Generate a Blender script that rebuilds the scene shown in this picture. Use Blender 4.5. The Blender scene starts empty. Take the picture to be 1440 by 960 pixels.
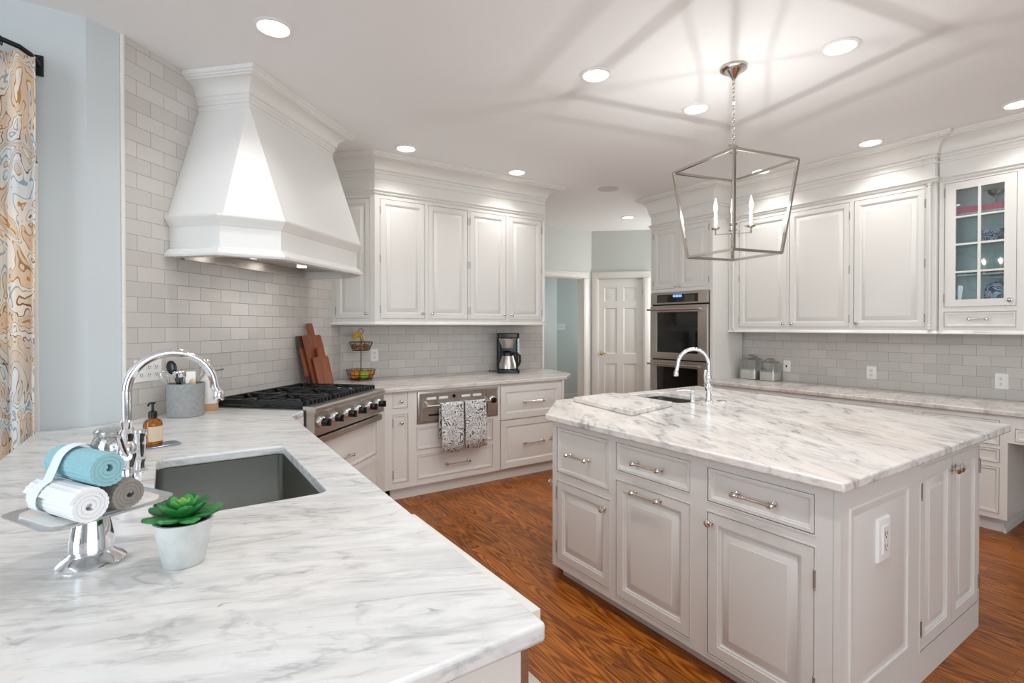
import bpy, bmesh, math, random
from mathutils import Vector, Matrix, geometry
random.seed(7)
PI = math.pi
scn = bpy.context.scene
COL = scn.collection
S2 = math.sqrt(2)

# ------------------------------------------------------------------ camera
cam_d = bpy.data.cameras.new('camera'); cam = bpy.data.objects.new('camera', cam_d); COL.objects.link(cam)
cam.location = (0, 0, 1.405)
cam.rotation_euler = (math.radians(89.5), 0, math.radians(-33.8))
cam_d.sensor_width = 36; cam_d.lens = 36*728/1440
cam_d.shift_y = -14.6/1440
cam_d.clip_start = .02
scn.camera = cam

# ------------------------------------------------------------------ view, world, big lights
vs = scn.view_settings
scn.display_settings.display_device = 'sRGB'
vs.view_transform = 'Standard'; vs.look = 'None'; vs.gamma = 1; vs.use_curve_mapping = False
vs.exposure = 0.10
scn.cycles.use_denoising = True
scn.cycles.max_bounces = 8; scn.cycles.diffuse_bounces = 5; scn.cycles.glossy_bounces = 4
scn.cycles.transparent_max_bounces = 12
scn.cycles.sample_clamp_indirect = 6
ZC = 2.91
SPOT_W = 2.8       # each recessed lamp
BULB_W = 8.0        # each lantern bulb
WIN_W = 1.1         # daylight factor

w = bpy.data.worlds.new('world'); scn.world = w; w.use_nodes = True
wn = w.node_tree.nodes; wl = w.node_tree.links
sky = wn.new('ShaderNodeTexSky'); sky.sky_type = 'HOSEK_WILKIE'; sky.turbidity = 3.5; sky.ground_albedo = .4
sky.sun_direction = Vector((-.5, .3, .6)).normalized()
wl.new(sky.outputs[0], wn['Background'].inputs[0]); wn['Background'].inputs[1].default_value = .8

def area_light(name, loc, direction, sx, sy, power, color):
    d = bpy.data.lights.new(name, 'AREA'); d.shape = 'RECTANGLE'; d.size = sx; d.size_y = sy
    d.energy = power; d.color = color
    o = bpy.data.objects.new(name, d); COL.objects.link(o); o.location = loc
    o.rotation_euler = Vector(direction).to_track_quat('-Z', 'Z').to_euler()
    return o
DAY = (.74, .88, 1.0)
# daylight standing in the big windows of the breakfast area behind and left of the viewpoint
area_light('daylight_side', (-3.47, .4, 1.5), (1, 0, -.05), 3.8, 2.1, 128*WIN_W, DAY)
area_light('daylight_rear', (.6, -3.17, 1.55), (0, 1, -.10), 4.2, 2.0, 82*WIN_W, (.84, .93, 1))
area_light('daylight_door', (-1.25, 3.38, 1.15), (0, -1, -.1), 1.2, 2.0, 22*WIN_W, DAY)
area_light('hall_fill', (7.7, 6.9, 1.6), (-1, .12, 0), .9, 1.8, 20, (.8, .93, 1.0))  # added fill light that lifts the hall walls; no window stands here

area_light('passage_fill', (6.7, 4.62, 1.7), (-.7, .7, -.05), .5, 1.4, 42, (1, .98, .96))  # unseen lamp added in the nook to brighten the diagonal wall and door
# unseen fill lamps added under the ceiling over the aisle, brightening the island front
for lx, ly_ in ((1.12, 1.38), (1.15, .2)):
    area_light('aisle_fill', (lx, ly_, ZC-.02), (0, 0, -1), .14, .14, SPOT_W*4.7, (.97, .98, 1))

# ------------------------------------------------------------------ helpers
class MB:
    """collects shapes into one mesh"""
    def __init__(s): s.v = []; s.f = []; s.M = Matrix()
    def add(s, verts, faces):
        n = len(s.v); s.v += [s.M @ Vector(p) for p in verts]; s.f += [tuple(i+n for i in f) for f in faces]
    def box(s, x0, y0, z0, x1, y1, z1):
        s.add([(x0,y0,z0),(x1,y0,z0),(x1,y1,z0),(x0,y1,z0),(x0,y0,z1),(x1,y0,z1),(x1,y1,z1),(x0,y1,z1)],
              [(3,2,1,0),(4,5,6,7),(0,1,5,4),(1,2,6,5),(2,3,7,6),(3,0,4,7)])
    def loft(s, loops, cap0=True, cap1=True, closed=True):
        n = len(loops[0]); vs_ = [p for L in loops for p in L]; fs = []
        for k in range(len(loops)-1):
            for i in range(n if closed else n-1):
                j = (i+1) % n; fs.append((k*n+i, k*n+j, (k+1)*n+j, (k+1)*n+i))
        if cap0: fs.append(tuple(range(n-1, -1, -1)))
        if cap1: fs.append(tuple((len(loops)-1)*n+i for i in range(n)))
        s.add(vs_, fs)
    def panel(s, x0, x1, z0, z1, steps, back=.02):
        """panel facing -y made of nested rectangular steps (inset, y)"""
        R = lambda i, y: [(x0+i,y,z0+i),(x1-i,y,z0+i),(x1-i,y,z1-i),(x0+i,y,z1-i)]
        s.loft([R(0, back)] + [R(i, y) for i, y in steps])
    def rim(s, x0, x1, z0, z1, wd, y0, y1):
        """rectangular ring outside (x0..z1), wd wide"""
        s.box(x0-wd, y0, z0-wd, x1+wd, y1, z0); s.box(x0-wd, y0, z1, x1+wd, y1, z1+wd)
        s.box(x0-wd, y0, z0, x0, y1, z1); s.box(x1, y0, z0, x1+wd, y1, z1)
    def plate(s, x0, x1, z0, z1, holes, y0=0, y1=.02):
        xs = sorted({x0, x1, *[h[0] for h in holes], *[h[1] for h in holes]})
        zs = sorted({z0, z1, *[h[2] for h in holes], *[h[3] for h in holes]})
        nx, nz = len(xs)-1, len(zs)-1
        def full(i, k):
            if i < 0 or k < 0 or i >= nx or k >= nz: return False
            cx, cz = (xs[i]+xs[i+1])/2, (zs[k]+zs[k+1])/2
            return not any(h[0] < cx < h[1] and h[2] < cz < h[3] for h in holes)
        for i in range(nx):
            for k in range(nz):
                if not full(i, k): continue
                a, b, c, d = xs[i], xs[i+1], zs[k], zs[k+1]
                s.add([(a,y0,c),(b,y0,c),(b,y0,d),(a,y0,d)], [(0,1,2,3)])
                s.add([(a,y1,c),(b,y1,c),(b,y1,d),(a,y1,d)], [(3,2,1,0)])
                if not full(i-1, k): s.add([(a,y0,c),(a,y0,d),(a,y1,d),(a,y1,c)], [(0,1,2,3)])
                if not full(i+1, k): s.add([(b,y0,c),(b,y1,c),(b,y1,d),(b,y0,d)], [(0,1,2,3)])
                if not full(i, k-1): s.add([(a,y0,c),(a,y1,c),(b,y1,c),(b,y0,c)], [(0,1,2,3)])
                if not full(i, k+1): s.add([(a,y0,d),(b,y0,d),(b,y1,d),(a,y1,d)], [(0,1,2,3)])
    def lathe(s, prof, seg=24, c=(0,0,0), axis='z', cap=True):
        loops = []
        for r, h in prof:
            L = []
            for i in range(seg):
                a = 2*PI*i/seg; p, q = r*math.cos(a), r*math.sin(a)
                t = (p, q, h) if axis == 'z' else ((p, -h, q) if axis == 'y' else (h, p, q))
                L.append((c[0]+t[0], c[1]+t[1], c[2]+t[2]))
            loops.append(L)
        s.loft(loops, cap, cap)
    def tube(s, pts, r, seg=10, closed=False, square=False):
        pts = [Vector(p) for p in pts]; n = len(pts)
        rs = r if isinstance(r, (list, tuple)) else [r]*n
        tans = []
        for i in range(n):
            if closed: t = pts[(i+1) % n]-pts[i-1]
            else: t = pts[min(i+1, n-1)]-pts[max(i-1, 0)]
            tans.append(t.normalized())
        up = Vector((0,0,1)) if abs(tans[0].z) < .9 else Vector((1,0,0))
        nrm = (up-tans[0]*up.dot(tans[0])).normalized(); loops = []
        for i in range(n):
            if i:
                q = tans[i-1].rotation_difference(tans[i]); nrm = q @ nrm
                nrm = (nrm-tans[i]*nrm.dot(tans[i])).normalized()
            b = tans[i].cross(nrm); sg = 4 if square else seg; off = PI/4 if square else 0
            k = S2 if square else 1
            loops.append([pts[i]+(nrm*math.cos(off+2*PI*j/sg)+b*math.sin(off+2*PI*j/sg))*rs[i]*k for j in range(sg)])
        if closed: loops.append(loops[0])
        s.loft(loops, not closed, not closed)
    def bar(s, a, b, wd):
        s.tube([a, b], wd/2, square=True)
    def sphere(s, c, r, seg=14, sc=(1,1,1)):
        prof = []; k = max(6, seg//2)
        for i in range(k+1):
            a = -PI/2+PI*i/k; prof.append((max(1e-5, math.cos(a))*r, math.sin(a)*r))
        loops = [[(c[0]+p*math.cos(2*PI*j/seg)*sc[0], c[1]+p*math.sin(2*PI*j/seg)*sc[1], c[2]+h*sc[2]) for j in range(seg)] for p, h in prof]
        s.loft(loops)
    def prism(s, poly, z0, z1, holes=()):
        if not holes:
            s.loft([[(x,y,z0) for x,y in poly], [(x,y,z1) for x,y in poly]]); return
        loops = [poly]+list(holes); flat = [p for L in loops for p in L]; n = len(flat)
        tri = geometry.tessellate_polygon([[Vector((x,y,0)) for x,y in L] for L in loops])
        vs_ = [(x,y,z0) for x,y in flat]+[(x,y,z1) for x,y in flat]; fs = []
        for a, b, c in tri: fs += [(a,b,c), (a+n,b+n,c+n)]
        o = 0
        for L in loops:
            m = len(L)
            for i in range(m):
                j = (i+1) % m; fs.append((o+i, o+j, o+j+n, o+i+n))
            o += m
        s.add(vs_, fs)
    def sweep(s, path, prof, closed=False):
        """profile [(out, z)] swept along a 2-D path, mitred; out = right-hand side of the path"""
        P = [Vector(p) for p in path]; n = len(P); dirs = []
        for i in range(n-1): dirs.append((P[i+1]-P[i]).normalized())
        loops = []
        for i in range(n):
            a = dirs[max(i-1, 0)]; b = dirs[min(i, n-2)]
            na, nb = Vector((a.y,-a.x)), Vector((b.y,-b.x))
            m = (na+nb); m = m/(1+na.dot(nb)) if m.length > 1e-6 else na
            loops.append([(P[i].x+m.x*o, P[i].y+m.y*o, z) for o, z in prof])
        s.loft(loops)
    def build(s, name, mat, parent=None, M=None, smooth=.6, bevel=0, seg=2):
        me = bpy.data.meshes.new(name); me.from_pydata([tuple(p) for p in s.v], [], s.f)
        bm = bmesh.new(); bm.from_mesh(me); bmesh.ops.remove_doubles(bm, verts=bm.verts, dist=1e-5)
        bmesh.ops.recalc_face_normals(bm, faces=bm.faces); bm.to_mesh(me); bm.free()
        if isinstance(mat, str): mat = MAT[mat]
        me.materials.append(mat)
        if smooth:
            for p in me.polygons: p.use_smooth = True
            me.set_sharp_from_angle(angle=smooth)
        o = bpy.data.objects.new(name, me); COL.objects.link(o)
        if parent: o.parent = parent
        if M is not None: o.matrix_local = M
        if bevel:
            b = o.modifiers.new('bevel', 'BEVEL'); b.width = bevel; b.segments = seg; b.limit_method = 'ANGLE'; b.angle_limit = .7
        return o

def tag(o, label, cat, group=None):
    o['label'] = label; o['category'] = cat
    if group: o['group'] = group
    return o
def thing(name, label, cat, loc=(0,0,0), rz=0, group=None):
    o = bpy.data.objects.new(name, None); COL.objects.link(o); o.location = loc; o.rotation_euler = (0,0,rz)
    o.empty_display_size = .1
    return tag(o, label, cat, group)
def struct(o): o['kind'] = 'structure'; return o
def T(x=0, y=0, z=0, rz=0): return Matrix.Translation((x,y,z)) @ Matrix.Rotation(rz, 4, 'Z')
def stuff(o): o['kind'] = 'stuff'; return o

# ------------------------------------------------------------------ materials
MAT = {}
def new_mat(name):
    m = bpy.data.materials.new(name); m.use_nodes = True; MAT[name] = m
    N = m.node_tree.nodes; L = m.node_tree.links; return m, N, L, N['Principled BSDF']
def srgb(r, g, b):
    f = lambda c: (c/255/12.92) if c/255 <= .04045 else ((c/255+.055)/1.055)**2.4
    return (f(r), f(g), f(b), 1)
def ramp(N, stops, interp='LINEAR'):
    r = N.new('ShaderNodeValToRGB'); e = r.color_ramp.elements; r.color_ramp.interpolation = interp
    while len(e) < len(stops): e.new(.5)
    for k, (p, c) in zip(e, stops): k.position = p; k.color = c if len(c) == 4 else (*c, 1)
    return r
def plain(name, col, rough=.45, metal=0, var=.03, bump=0, scale=40, coat=0, **kw):
    m, N, L, P = new_mat(name)
    tc = N.new('ShaderNodeTexCoord'); no = N.new('ShaderNodeTexNoise'); no.inputs['Scale'].default_value = scale; no.inputs['Detail'].default_value = 3
    L.new(tc.outputs['Object'], no.inputs['Vector'])
    c = Vector(col[:3]); r = ramp(N, [(.3, tuple(c*(1-var))), (.7, tuple(min(1, q*(1+var)) for q in c))])
    L.new(no.outputs['Fac'], r.inputs['Fac']); L.new(r.outputs['Color'], P.inputs['Base Color'])
    P.inputs['Roughness'].default_value = rough; P.inputs['Metallic'].default_value = metal
    if coat: P.inputs['Coat Weight'].default_value = coat; P.inputs['Coat Roughness'].default_value = .05
    if bump:
        b = N.new('ShaderNodeBump'); b.inputs['Strength'].default_value = bump; b.inputs['Distance'].default_value = .01
        L.new(no.outputs['Fac'], b.inputs['Height']); L.new(b.outputs['Normal'], P.inputs['Normal'])
    for k, v in kw.items(): P.inputs[k].default_value = v
    return m
plain('cabinet_paint', srgb(228,225,219), .35, var=.006, scale=3)
plain('island_paint', srgb(214,209,203), .36, var=.006, scale=3)
plain('hood_paint', srgb(230,229,225), .42, var=.005, scale=3)
plain('trim_paint', srgb(226,223,217), .4, var=.006, scale=3)
plain('door_paint', srgb(224,221,215), .4, var=.006, scale=3)
plain('ceiling_paint', srgb(238,238,237), .9, var=.006, scale=2)
plain('wall_paint', srgb(204,211,213), .8, var=.012, scale=2)
plain('hall_paint', srgb(208,211,206), .8, var=.012, scale=2)
plain('cavity', srgb(70,66,62), .9)
plain('chrome', (.82,.83,.85), .07, 1, var=.01)
plain('tray_metal', (.62,.62,.62), .25, 1, var=.06, bump=.15, scale=90)
plain('nickel', (.70,.67,.62), .16, 1, var=.02)
plain('hinge_metal', (.42,.40,.37), .35, 1, var=.03)
plain('brass', (.50,.33,.14), .25, 1, var=.04)
plain('black_metal', srgb(22,26,28), .4, .3, var=.08)
plain('cast_iron', srgb(30,32,36), .5, .2, var=.12, bump=.1, scale=120)
plain('black_plastic', srgb(16,17,18), .25, var=.05)
plain('dark_glass', srgb(12,13,11), .06, var=.03, coat=.4)
plain('white_plastic', srgb(235,234,230), .3, var=.006)
plain('white_ceramic', srgb(232,229,223), .2, var=.01, coat=.3)
plain('bare_clay', srgb(188,150,112), .7, var=.06, scale=90)
plain('concrete', srgb(150,152,150), .85, var=.10, bump=.2, scale=55)
plain('pot_cement', srgb(205,207,204), .8, var=.07, bump=.25, scale=35)
plain('soil', srgb(60,45,35), .95, var=.3, bump=.6, scale=120)
plain('teal_cotton', srgb(142,186,192), .9, var=.05, scale=180)
plain('white_cotton', srgb(232,232,232), .9, var=.02, scale=180)
plain('grey_cotton', srgb(140,131,124), .9, var=.06, scale=180)
plain('gauze', srgb(226,234,236), .85, var=.02, scale=150)
plain('orange_peel', srgb(216,130,28), .45, var=.1, bump=.25, scale=150)
plain('green_apple_skin', srgb(160,190,40), .3, var=.12, scale=25)
plain('banana_skin', srgb(196,156,40), .5, var=.35, scale=60)
plain('onion_skin', srgb(150,104,62), .45, var=.25, scale=30)
plain('wire_brown', srgb(70,56,44), .4, .6, var=.1)
plain('pink_card', srgb(236,105,135), .7, var=.03)
plain('red_card', srgb(150,60,60), .7, var=.05)
plain('cabinet_interior', srgb(205,224,224), .7, var=.02)
plain('paper_label', srgb(216,198,170), .7, var=.02)
plain('rug_weave', srgb(196,188,176), .95, var=.16, bump=.6, scale=160)
plain('flour', srgb(238,234,226), .95, var=.03)
plain('speaker_mesh', srgb(205,203,200), .8, var=.05, scale=300)
plain('sponge_tray', srgb(150,160,170), .25, .8, var=.03)

def steel(name, col, rough, sx=1, sz=60):
    m, N, L, P = new_mat(name)
    tc = N.new('ShaderNodeTexCoord'); mp = N.new('ShaderNodeMapping'); mp.inputs['Scale'].default_value = (sx, sx, sz)
    no = N.new('ShaderNodeTexNoise'); no.inputs['Scale'].default_value = 12; no.inputs['Detail'].default_value = 4
    L.new(tc.outputs['Object'], mp.inputs['Vector']); L.new(mp.outputs['Vector'], no.inputs['Vector'])
    r = ramp(N, [(.3, tuple(.9*c for c in col)), (.7, col)]); L.new(no.outputs['Fac'], r.inputs['Fac'])
    L.new(r.outputs['Color'], P.inputs['Base Color']); P.inputs['Metallic'].default_value = 1
    q = ramp(N, [(0, (rough-.05,)*3), (1, (rough+.08,)*3)]); L.new(no.outputs['Fac'], q.inputs['Fac']); L.new(q.outputs['Color'], P.inputs['Roughness'])
    return m
steel('stainless', (.60,.56,.52), .28)
steel('sink_steel', (.36,.36,.33), .30)
steel('oven_steel', (.56,.50,.45), .30)

def tile(name, u0, z0, bw, bh, tone):
    """subway tile; local x runs along the wall, local z is up"""
    m, N, L, P = new_mat(name)
    tc = N.new('ShaderNodeTexCoord'); sp = N.new('ShaderNodeSeparateXYZ'); L.new(tc.outputs['Object'], sp.inputs[0])
    ax = N.new('ShaderNodeMath'); ax.operation = 'SUBTRACT'; ax.inputs[1].default_value = u0; L.new(sp.outputs['X'], ax.inputs[0])
    az = N.new('ShaderNodeMath'); az.operation = 'SUBTRACT'; az.inputs[1].default_value = z0; L.new(sp.outputs['Z'], az.inputs[0])
    cb = N.new('ShaderNodeCombineXYZ'); L.new(ax.outputs[0], cb.inputs['X']); L.new(az.outputs[0], cb.inputs['Y'])
    br = N.new('ShaderNodeTexBrick'); br.offset = .5; br.offset_frequency = 2
    for k, v in {'Scale':1, 'Mortar Size':.0016, 'Mortar Smooth':.25, 'Bias':0, 'Brick Width':bw, 'Row Height':bh}.items(): br.inputs[k].default_value = v
    br.inputs['Color1'].default_value = (0,0,0,1); br.inputs['Color2'].default_value = (1,1,1,1); br.inputs['Mortar'].default_value = (.5,.5,.5,1)
    L.new(cb.outputs[0], br.inputs['Vector'])
    c = Vector(tone[:3]); r = ramp(N, [(0, tuple(c*.91)), (1, tuple(min(1,q*1.05) for q in c))]); L.new(br.outputs['Color'], r.inputs['Fac'])
    mx = N.new('ShaderNodeMix'); mx.data_type = 'RGBA'; L.new(br.outputs['Fac'], mx.inputs['Factor'])
    L.new(r.outputs['Color'], mx.inputs['A']); mx.inputs['B'].default_value = srgb(150,146,140)
    no = N.new('ShaderNodeTexNoise'); no.inputs['Scale'].default_value = 14; no.inputs['Detail'].default_value = 2; L.new(tc.outputs['Object'], no.inputs['Vector'])
    L.new(mx.outputs['Result'], P.inputs['Base Color'])
    rr = N.new('ShaderNodeMapRange'); rr.inputs['To Min'].default_value = .24; rr.inputs['To Max'].default_value = .8; L.new(br.outputs['Fac'], rr.inputs['Value']); L.new(rr.outputs[0], P.inputs['Roughness'])
    ht = N.new('ShaderNodeMath'); ht.operation = 'MULTIPLY_ADD'; ht.inputs[1].default_value = -.6; L.new(br.outputs['Fac'], ht.inputs[0])
    sc = N.new('ShaderNodeMath'); sc.operation = 'MULTIPLY'; sc.inputs[1].default_value = .5; L.new(no.outputs['Fac'], sc.inputs[0]); L.new(sc.outputs[0], ht.inputs[2])
    b = N.new('ShaderNodeBump'); b.inputs['Strength'].default_value = .35; b.inputs['Distance'].default_value = .004
    L.new(ht.outputs[0], b.inputs['Height']); L.new(b.outputs['Normal'], P.inputs['Normal'])
    return m
TONE = srgb(206,201,195)
tile('tile_range', 2.322, -.081, .171, .0822, TONE)
tile('tile_back', .02, .9135-.0825*11, .178, .0825, TONE)
tile('tile_right', .09, .842-.0835*10, .1725, .0835, srgb(200,194,188))

def marble(name, ang, base, vein, warm, seed=0, k=1.0, rs=.42, st=1.0):
    m, N, L, P = new_mat(name)
    tc = N.new('ShaderNodeTexCoord'); mp = N.new('ShaderNodeMapping'); mp.vector_type = 'TEXTURE'
    mp.inputs['Rotation'].default_value = (0, 0, ang); mp.inputs['Location'].default_value = (seed, seed*.7, 0)
    L.new(tc.outputs['Object'], mp.inputs['Vector'])
    def nz(sx, sy, scale, det, dist, rough=.55):
        q = N.new('ShaderNodeMapping'); q.inputs['Scale'].default_value = (sx, sy, sy); L.new(mp.outputs[0], q.inputs['Vector'])
        n = N.new('ShaderNodeTexNoise'); n.inputs['Scale'].default_value = scale; n.inputs['Detail'].default_value = det
        n.inputs['Distortion'].default_value = dist; n.inputs['Roughness'].default_value = rough; L.new(q.outputs[0], n.inputs['Vector']); return n
    a = nz(.6, 2.4, 3.6*k, 8, .9, .62)       # soft clouds stretched along the bedding
    b = nz(.8, 3.6, 6.0*k, 10, 1.2, .62)       # fine streaks
    c = nz(.55, 1.5, 2.6*k, 6, 1.8, .55)        # sparse darker veins
    d = nz(.7, 1.2, 1.2, 2, 0)
    e = nz(1.3, 2.6, 7.0*k, 6, 1.2, .6)       # dark specks
    def mixc(fac, A, B, blend='MIX'):
        x = N.new('ShaderNodeMix'); x.data_type = 'RGBA'; x.blend_type = blend
        L.new(fac, x.inputs['Factor'])
        (L.new(A, x.inputs['A']) if hasattr(A, 'is_linked') else setattr(x.inputs['A'], 'default_value', A))
        (L.new(B, x.inputs['B']) if hasattr(B, 'is_linked') else setattr(x.inputs['B'], 'default_value', B))
        return x.outputs['Result']
    rw = ramp(N, [(.42, (0,)*3), (.7, (.75,)*3)]); L.new(d.outputs['Fac'], rw.inputs['Fac'])
    col = mixc(rw.outputs['Color'], base, warm)
    mid = tuple((base[i]*.45+vein[i]*.55) for i in range(3))+(1,)
    ra = ramp(N, [(.46, (0,)*3), (.62, (.55*st,)*3), (.75, (.75*st,)*3)]); L.new(a.outputs['Fac'], ra.inputs['Fac']); col = mixc(ra.outputs['Color'], col, mid)
    rb = ramp(N, [(.5, (0,)*3), (.66, (.55*st,)*3)]); L.new(b.outputs['Fac'], rb.inputs['Fac']); col = mixc(rb.outputs['Color'], col, mid)
    def ridge(n, wdt, top):
        r = ramp(N, [(.5-wdt, (0,)*3), (.5, (top,)*3), (.5+wdt, (0,)*3)]); L.new(n.outputs['Fac'], r.inputs['Fac']); return r
    rc = ridge(c, .035, rs)
    mk = N.new('ShaderNodeMath'); mk.operation = 'MULTIPLY'; L.new(rc.outputs['Color'], mk.inputs[0])
    rm = ramp(N, [(.42, (.05,)*3), (.60, (1,)*3)]); L.new(a.outputs['Fac'], rm.inputs['Fac']); L.new(rm.outputs['Color'], mk.inputs[1])
    col = mixc(mk.outputs[0], col, vein)
    re = ramp(N, [(.66, (0,)*3), (.74, (.6,)*3)]); L.new(e.outputs['Fac'], re.inputs['Fac'])
    col = mixc(re.outputs['Color'], col, vein)
    L.new(col, P.inputs['Base Color'])
    P.inputs['Roughness'].default_value = .22
    return m
marble('marble_peninsula', math.radians(-24), srgb(226,226,224), srgb(120,122,124), srgb(226,222,216), 0, 1.3, .4, .68)
marble('marble_island', math.radians(62), srgb(228,224,219), srgb(128,124,122), srgb(228,214,203), 3.1, .85, .8)
marble('marble_back', math.radians(15), srgb(222,216,209), srgb(140,134,130), srgb(224,212,203), 5.7)

def oak_floor():
    m, N, L, P = new_mat('oak_floor')
    tc = N.new('ShaderNodeTexCoord'); sp = N.new('ShaderNodeSeparateXYZ'); L.new(tc.outputs['Object'], sp.inputs[0])
    cb = N.new('ShaderNodeCombineXYZ'); L.new(sp.outputs['Y'], cb.inputs['X']); L.new(sp.outputs['X'], cb.inputs['Y'])
    br = N.new('ShaderNodeTexBrick'); br.offset = .37; br.offset_frequency = 2
    for k, v in {'Scale':1, 'Mortar Size':.0010, 'Mortar Smooth':.2, 'Bias':0, 'Brick Width':.95, 'Row Height':.083}.items(): br.inputs[k].default_value = v
    br.inputs['Color1'].default_value = (0,0,0,1); br.inputs['Color2'].default_value = (1,1,1,1); br.inputs['Mortar'].default_value = (.5,.5,.5,1)
    L.new(cb.outputs[0], br.inputs['Vector'])
    # per-plank shift of the grain
    sh = N.new('ShaderNodeVectorMath'); sh.operation = 'SCALE'; sh.inputs['Scale'].default_value = 11; L.new(br.outputs['Color'], sh.inputs[0])
    ad = N.new('ShaderNodeVectorMath'); ad.operation = 'ADD'; L.new(tc.outputs['Object'], ad.inputs[0]); L.new(sh.outputs[0], ad.inputs[1])
    m1 = N.new('ShaderNodeMapping'); m1.inputs['Scale'].default_value = (9, .8, 1); L.new(ad.outputs[0], m1.inputs['Vector'])
    nz = N.new('ShaderNodeTexNoise'); nz.inputs['Scale'].default_value = 1.1; nz.inputs['Detail'].default_value = 1.5; nz.inputs['Distortion'].default_value = .3; L.new(m1.outputs[0], nz.inputs['Vector'])
    mul = N.new('ShaderNodeMath'); mul.operation = 'MULTIPLY'; mul.inputs[1].default_value = 120; L.new(nz.outputs['Fac'], mul.inputs[0])
    sn = N.new('ShaderNodeMath'); sn.operation = 'SINE'; L.new(mul.outputs[0], sn.inputs[0])
    m2 = N.new('ShaderNodeMapping'); m2.inputs['Scale'].default_value = (90, 3, 1); L.new(ad.outputs[0], m2.inputs['Vector'])
    n2 = N.new('ShaderNodeTexNoise'); n2.inputs['Scale'].default_value = 2; n2.inputs['Detail'].default_value = 4; L.new(m2.outputs[0], n2.inputs['Vector'])
    f1 = N.new('ShaderNodeMath'); f1.operation = 'MULTIPLY_ADD'; f1.inputs[1].default_value = .19; f1.inputs[2].default_value = .3; L.new(sn.outputs[0], f1.inputs[0])
    f2 = N.new('ShaderNodeMath'); f2.operation = 'MULTIPLY_ADD'; f2.inputs[1].default_value = .42; L.new(n2.outputs['Fac'], f2.inputs[0]); L.new(f1.outputs[0], f2.inputs[2])
    r = ramp(N, [(.12, srgb(66,28,6)), (.36, srgb(128,66,16)), (.60, srgb(166,94,28)), (.9, srgb(192,120,46))]); L.new(f2.outputs[0], r.inputs['Fac'])
    hv = N.new('ShaderNodeHueSaturation'); L.new(r.outputs['Color'], hv.inputs['Color'])
    mr = N.new('ShaderNodeMapRange'); mr.inputs['To Min'].default_value = .72; mr.inputs['To Max'].default_value = 1.16
    L.new(br.outputs['Color'], mr.inputs['Value']); L.new(mr.outputs[0], hv.inputs['Value'])
    mx = N.new('ShaderNodeMix'); mx.data_type = 'RGBA'; L.new(br.outputs['Fac'], mx.inputs['Factor']); L.new(hv.outputs['Color'], mx.inputs['A']); mx.inputs['B'].default_value = srgb(70,34,14)
    L.new(mx.outputs['Result'], P.inputs['Base Color']); P.inputs['Roughness'].default_value = .32; P.inputs['Specular IOR Level'].default_value = .35
    b = N.new('ShaderNodeBump'); b.inputs['Strength'].default_value = .12; b.inputs['Distance'].default_value = .002; L.new(f2.outputs[0], b.inputs['Height']); L.new(b.outputs['Normal'], P.inputs['Normal'])
oak_floor()

def wood(name, dark, light, sc=(30, 30, 2), rough=.5):
    m, N, L, P = new_mat(name)
    tc = N.new('ShaderNodeTexCoord'); mp = N.new('ShaderNodeMapping'); mp.inputs['Scale'].default_value = sc; L.new(tc.outputs['Object'], mp.inputs['Vector'])
    no = N.new('ShaderNodeTexNoise'); no.inputs['Scale'].default_value = 1.5; no.inputs['Detail'].default_value = 6; no.inputs['Distortion'].default_value = .5; L.new(mp.outputs[0], no.inputs['Vector'])
    r = ramp(N, [(.3, dark), (.7, light)]); L.new(no.outputs['Fac'], r.inputs['Fac']); L.new(r.outputs['Color'], P.inputs['Base Color']); P.inputs['Roughness'].default_value = rough
wood('acacia', srgb(112,58,36), srgb(160,90,56))
wood('walnut_edge', srgb(60,44,38), srgb(92,66,52))
wood('wood_spoon', srgb(196,160,120), srgb(222,190,150))

def swirl(name, stops, scale, rings, dist, rough=.9, noise2=None, mapping=(1,1,1)):
    """paisley-like print: distorted rings"""
    m, N, L, P = new_mat(name)
    tc = N.new('ShaderNodeTexCoord'); mp = N.new('ShaderNodeMapping'); mp.inputs['Scale'].default_value = mapping; L.new(tc.outputs['Object'], mp.inputs['Vector'])
    no = N.new('ShaderNodeTexNoise'); no.inputs['Scale'].default_value = scale; no.inputs['Detail'].default_value = 2.5; no.inputs['Distortion'].default_value = dist; L.new(mp.outputs[0], no.inputs['Vector'])
    mu = N.new('ShaderNodeMath'); mu.operation = 'MULTIPLY'; mu.inputs[1].default_value = rings; L.new(no.outputs['Fac'], mu.inputs[0])
    fr = N.new('ShaderNodeMath'); fr.operation = 'FRACT'; L.new(mu.outputs[0], fr.inputs[0])
    r = ramp(N, stops, 'CONSTANT'); L.new(fr.outputs[0], r.inputs['Fac'])
    if noise2:
        n2 = N.new('ShaderNodeTexNoise'); n2.inputs['Scale'].default_value = scale*.8; n2.inputs['Detail'].default_value = 1; L.new(mp.outputs[0], n2.inputs['Vector'])
        r2 = ramp(N, noise2, 'EASE'); L.new(n2.outputs['Fac'], r2.inputs['Fac'])
        mx = N.new('ShaderNodeMix'); mx.data_type = 'RGBA'; mx.blend_type = 'MULTIPLY'; mx.inputs['Factor'].default_value = .5
        L.new(r.outputs['Color'], mx.inputs['A']); L.new(r2.outputs['Color'], mx.inputs['B']); L.new(mx.outputs['Result'], P.inputs['Base Color'])
    else: L.new(r.outputs['Color'], P.inputs['Base Color'])
    P.inputs['Roughness'].default_value = rough
    return m
CREAM = srgb(226,216,200)
swirl('paisley_drape', [(0, CREAM), (.20, srgb(168,132,104)), (.24, srgb(226,208,190)), (.46, srgb(188,146,84)), (.51, srgb(236,232,226)), (.68, srgb(160,176,184)), (.74, srgb(236,232,226)), (.95, srgb(140,94,70))],
      4.6, 4, 1.3, noise2=[(.35, srgb(255,240,215)), (.5, srgb(235,225,215)), (.6, srgb(215,226,236))], mapping=(1.3,1.3,.8))
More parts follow.
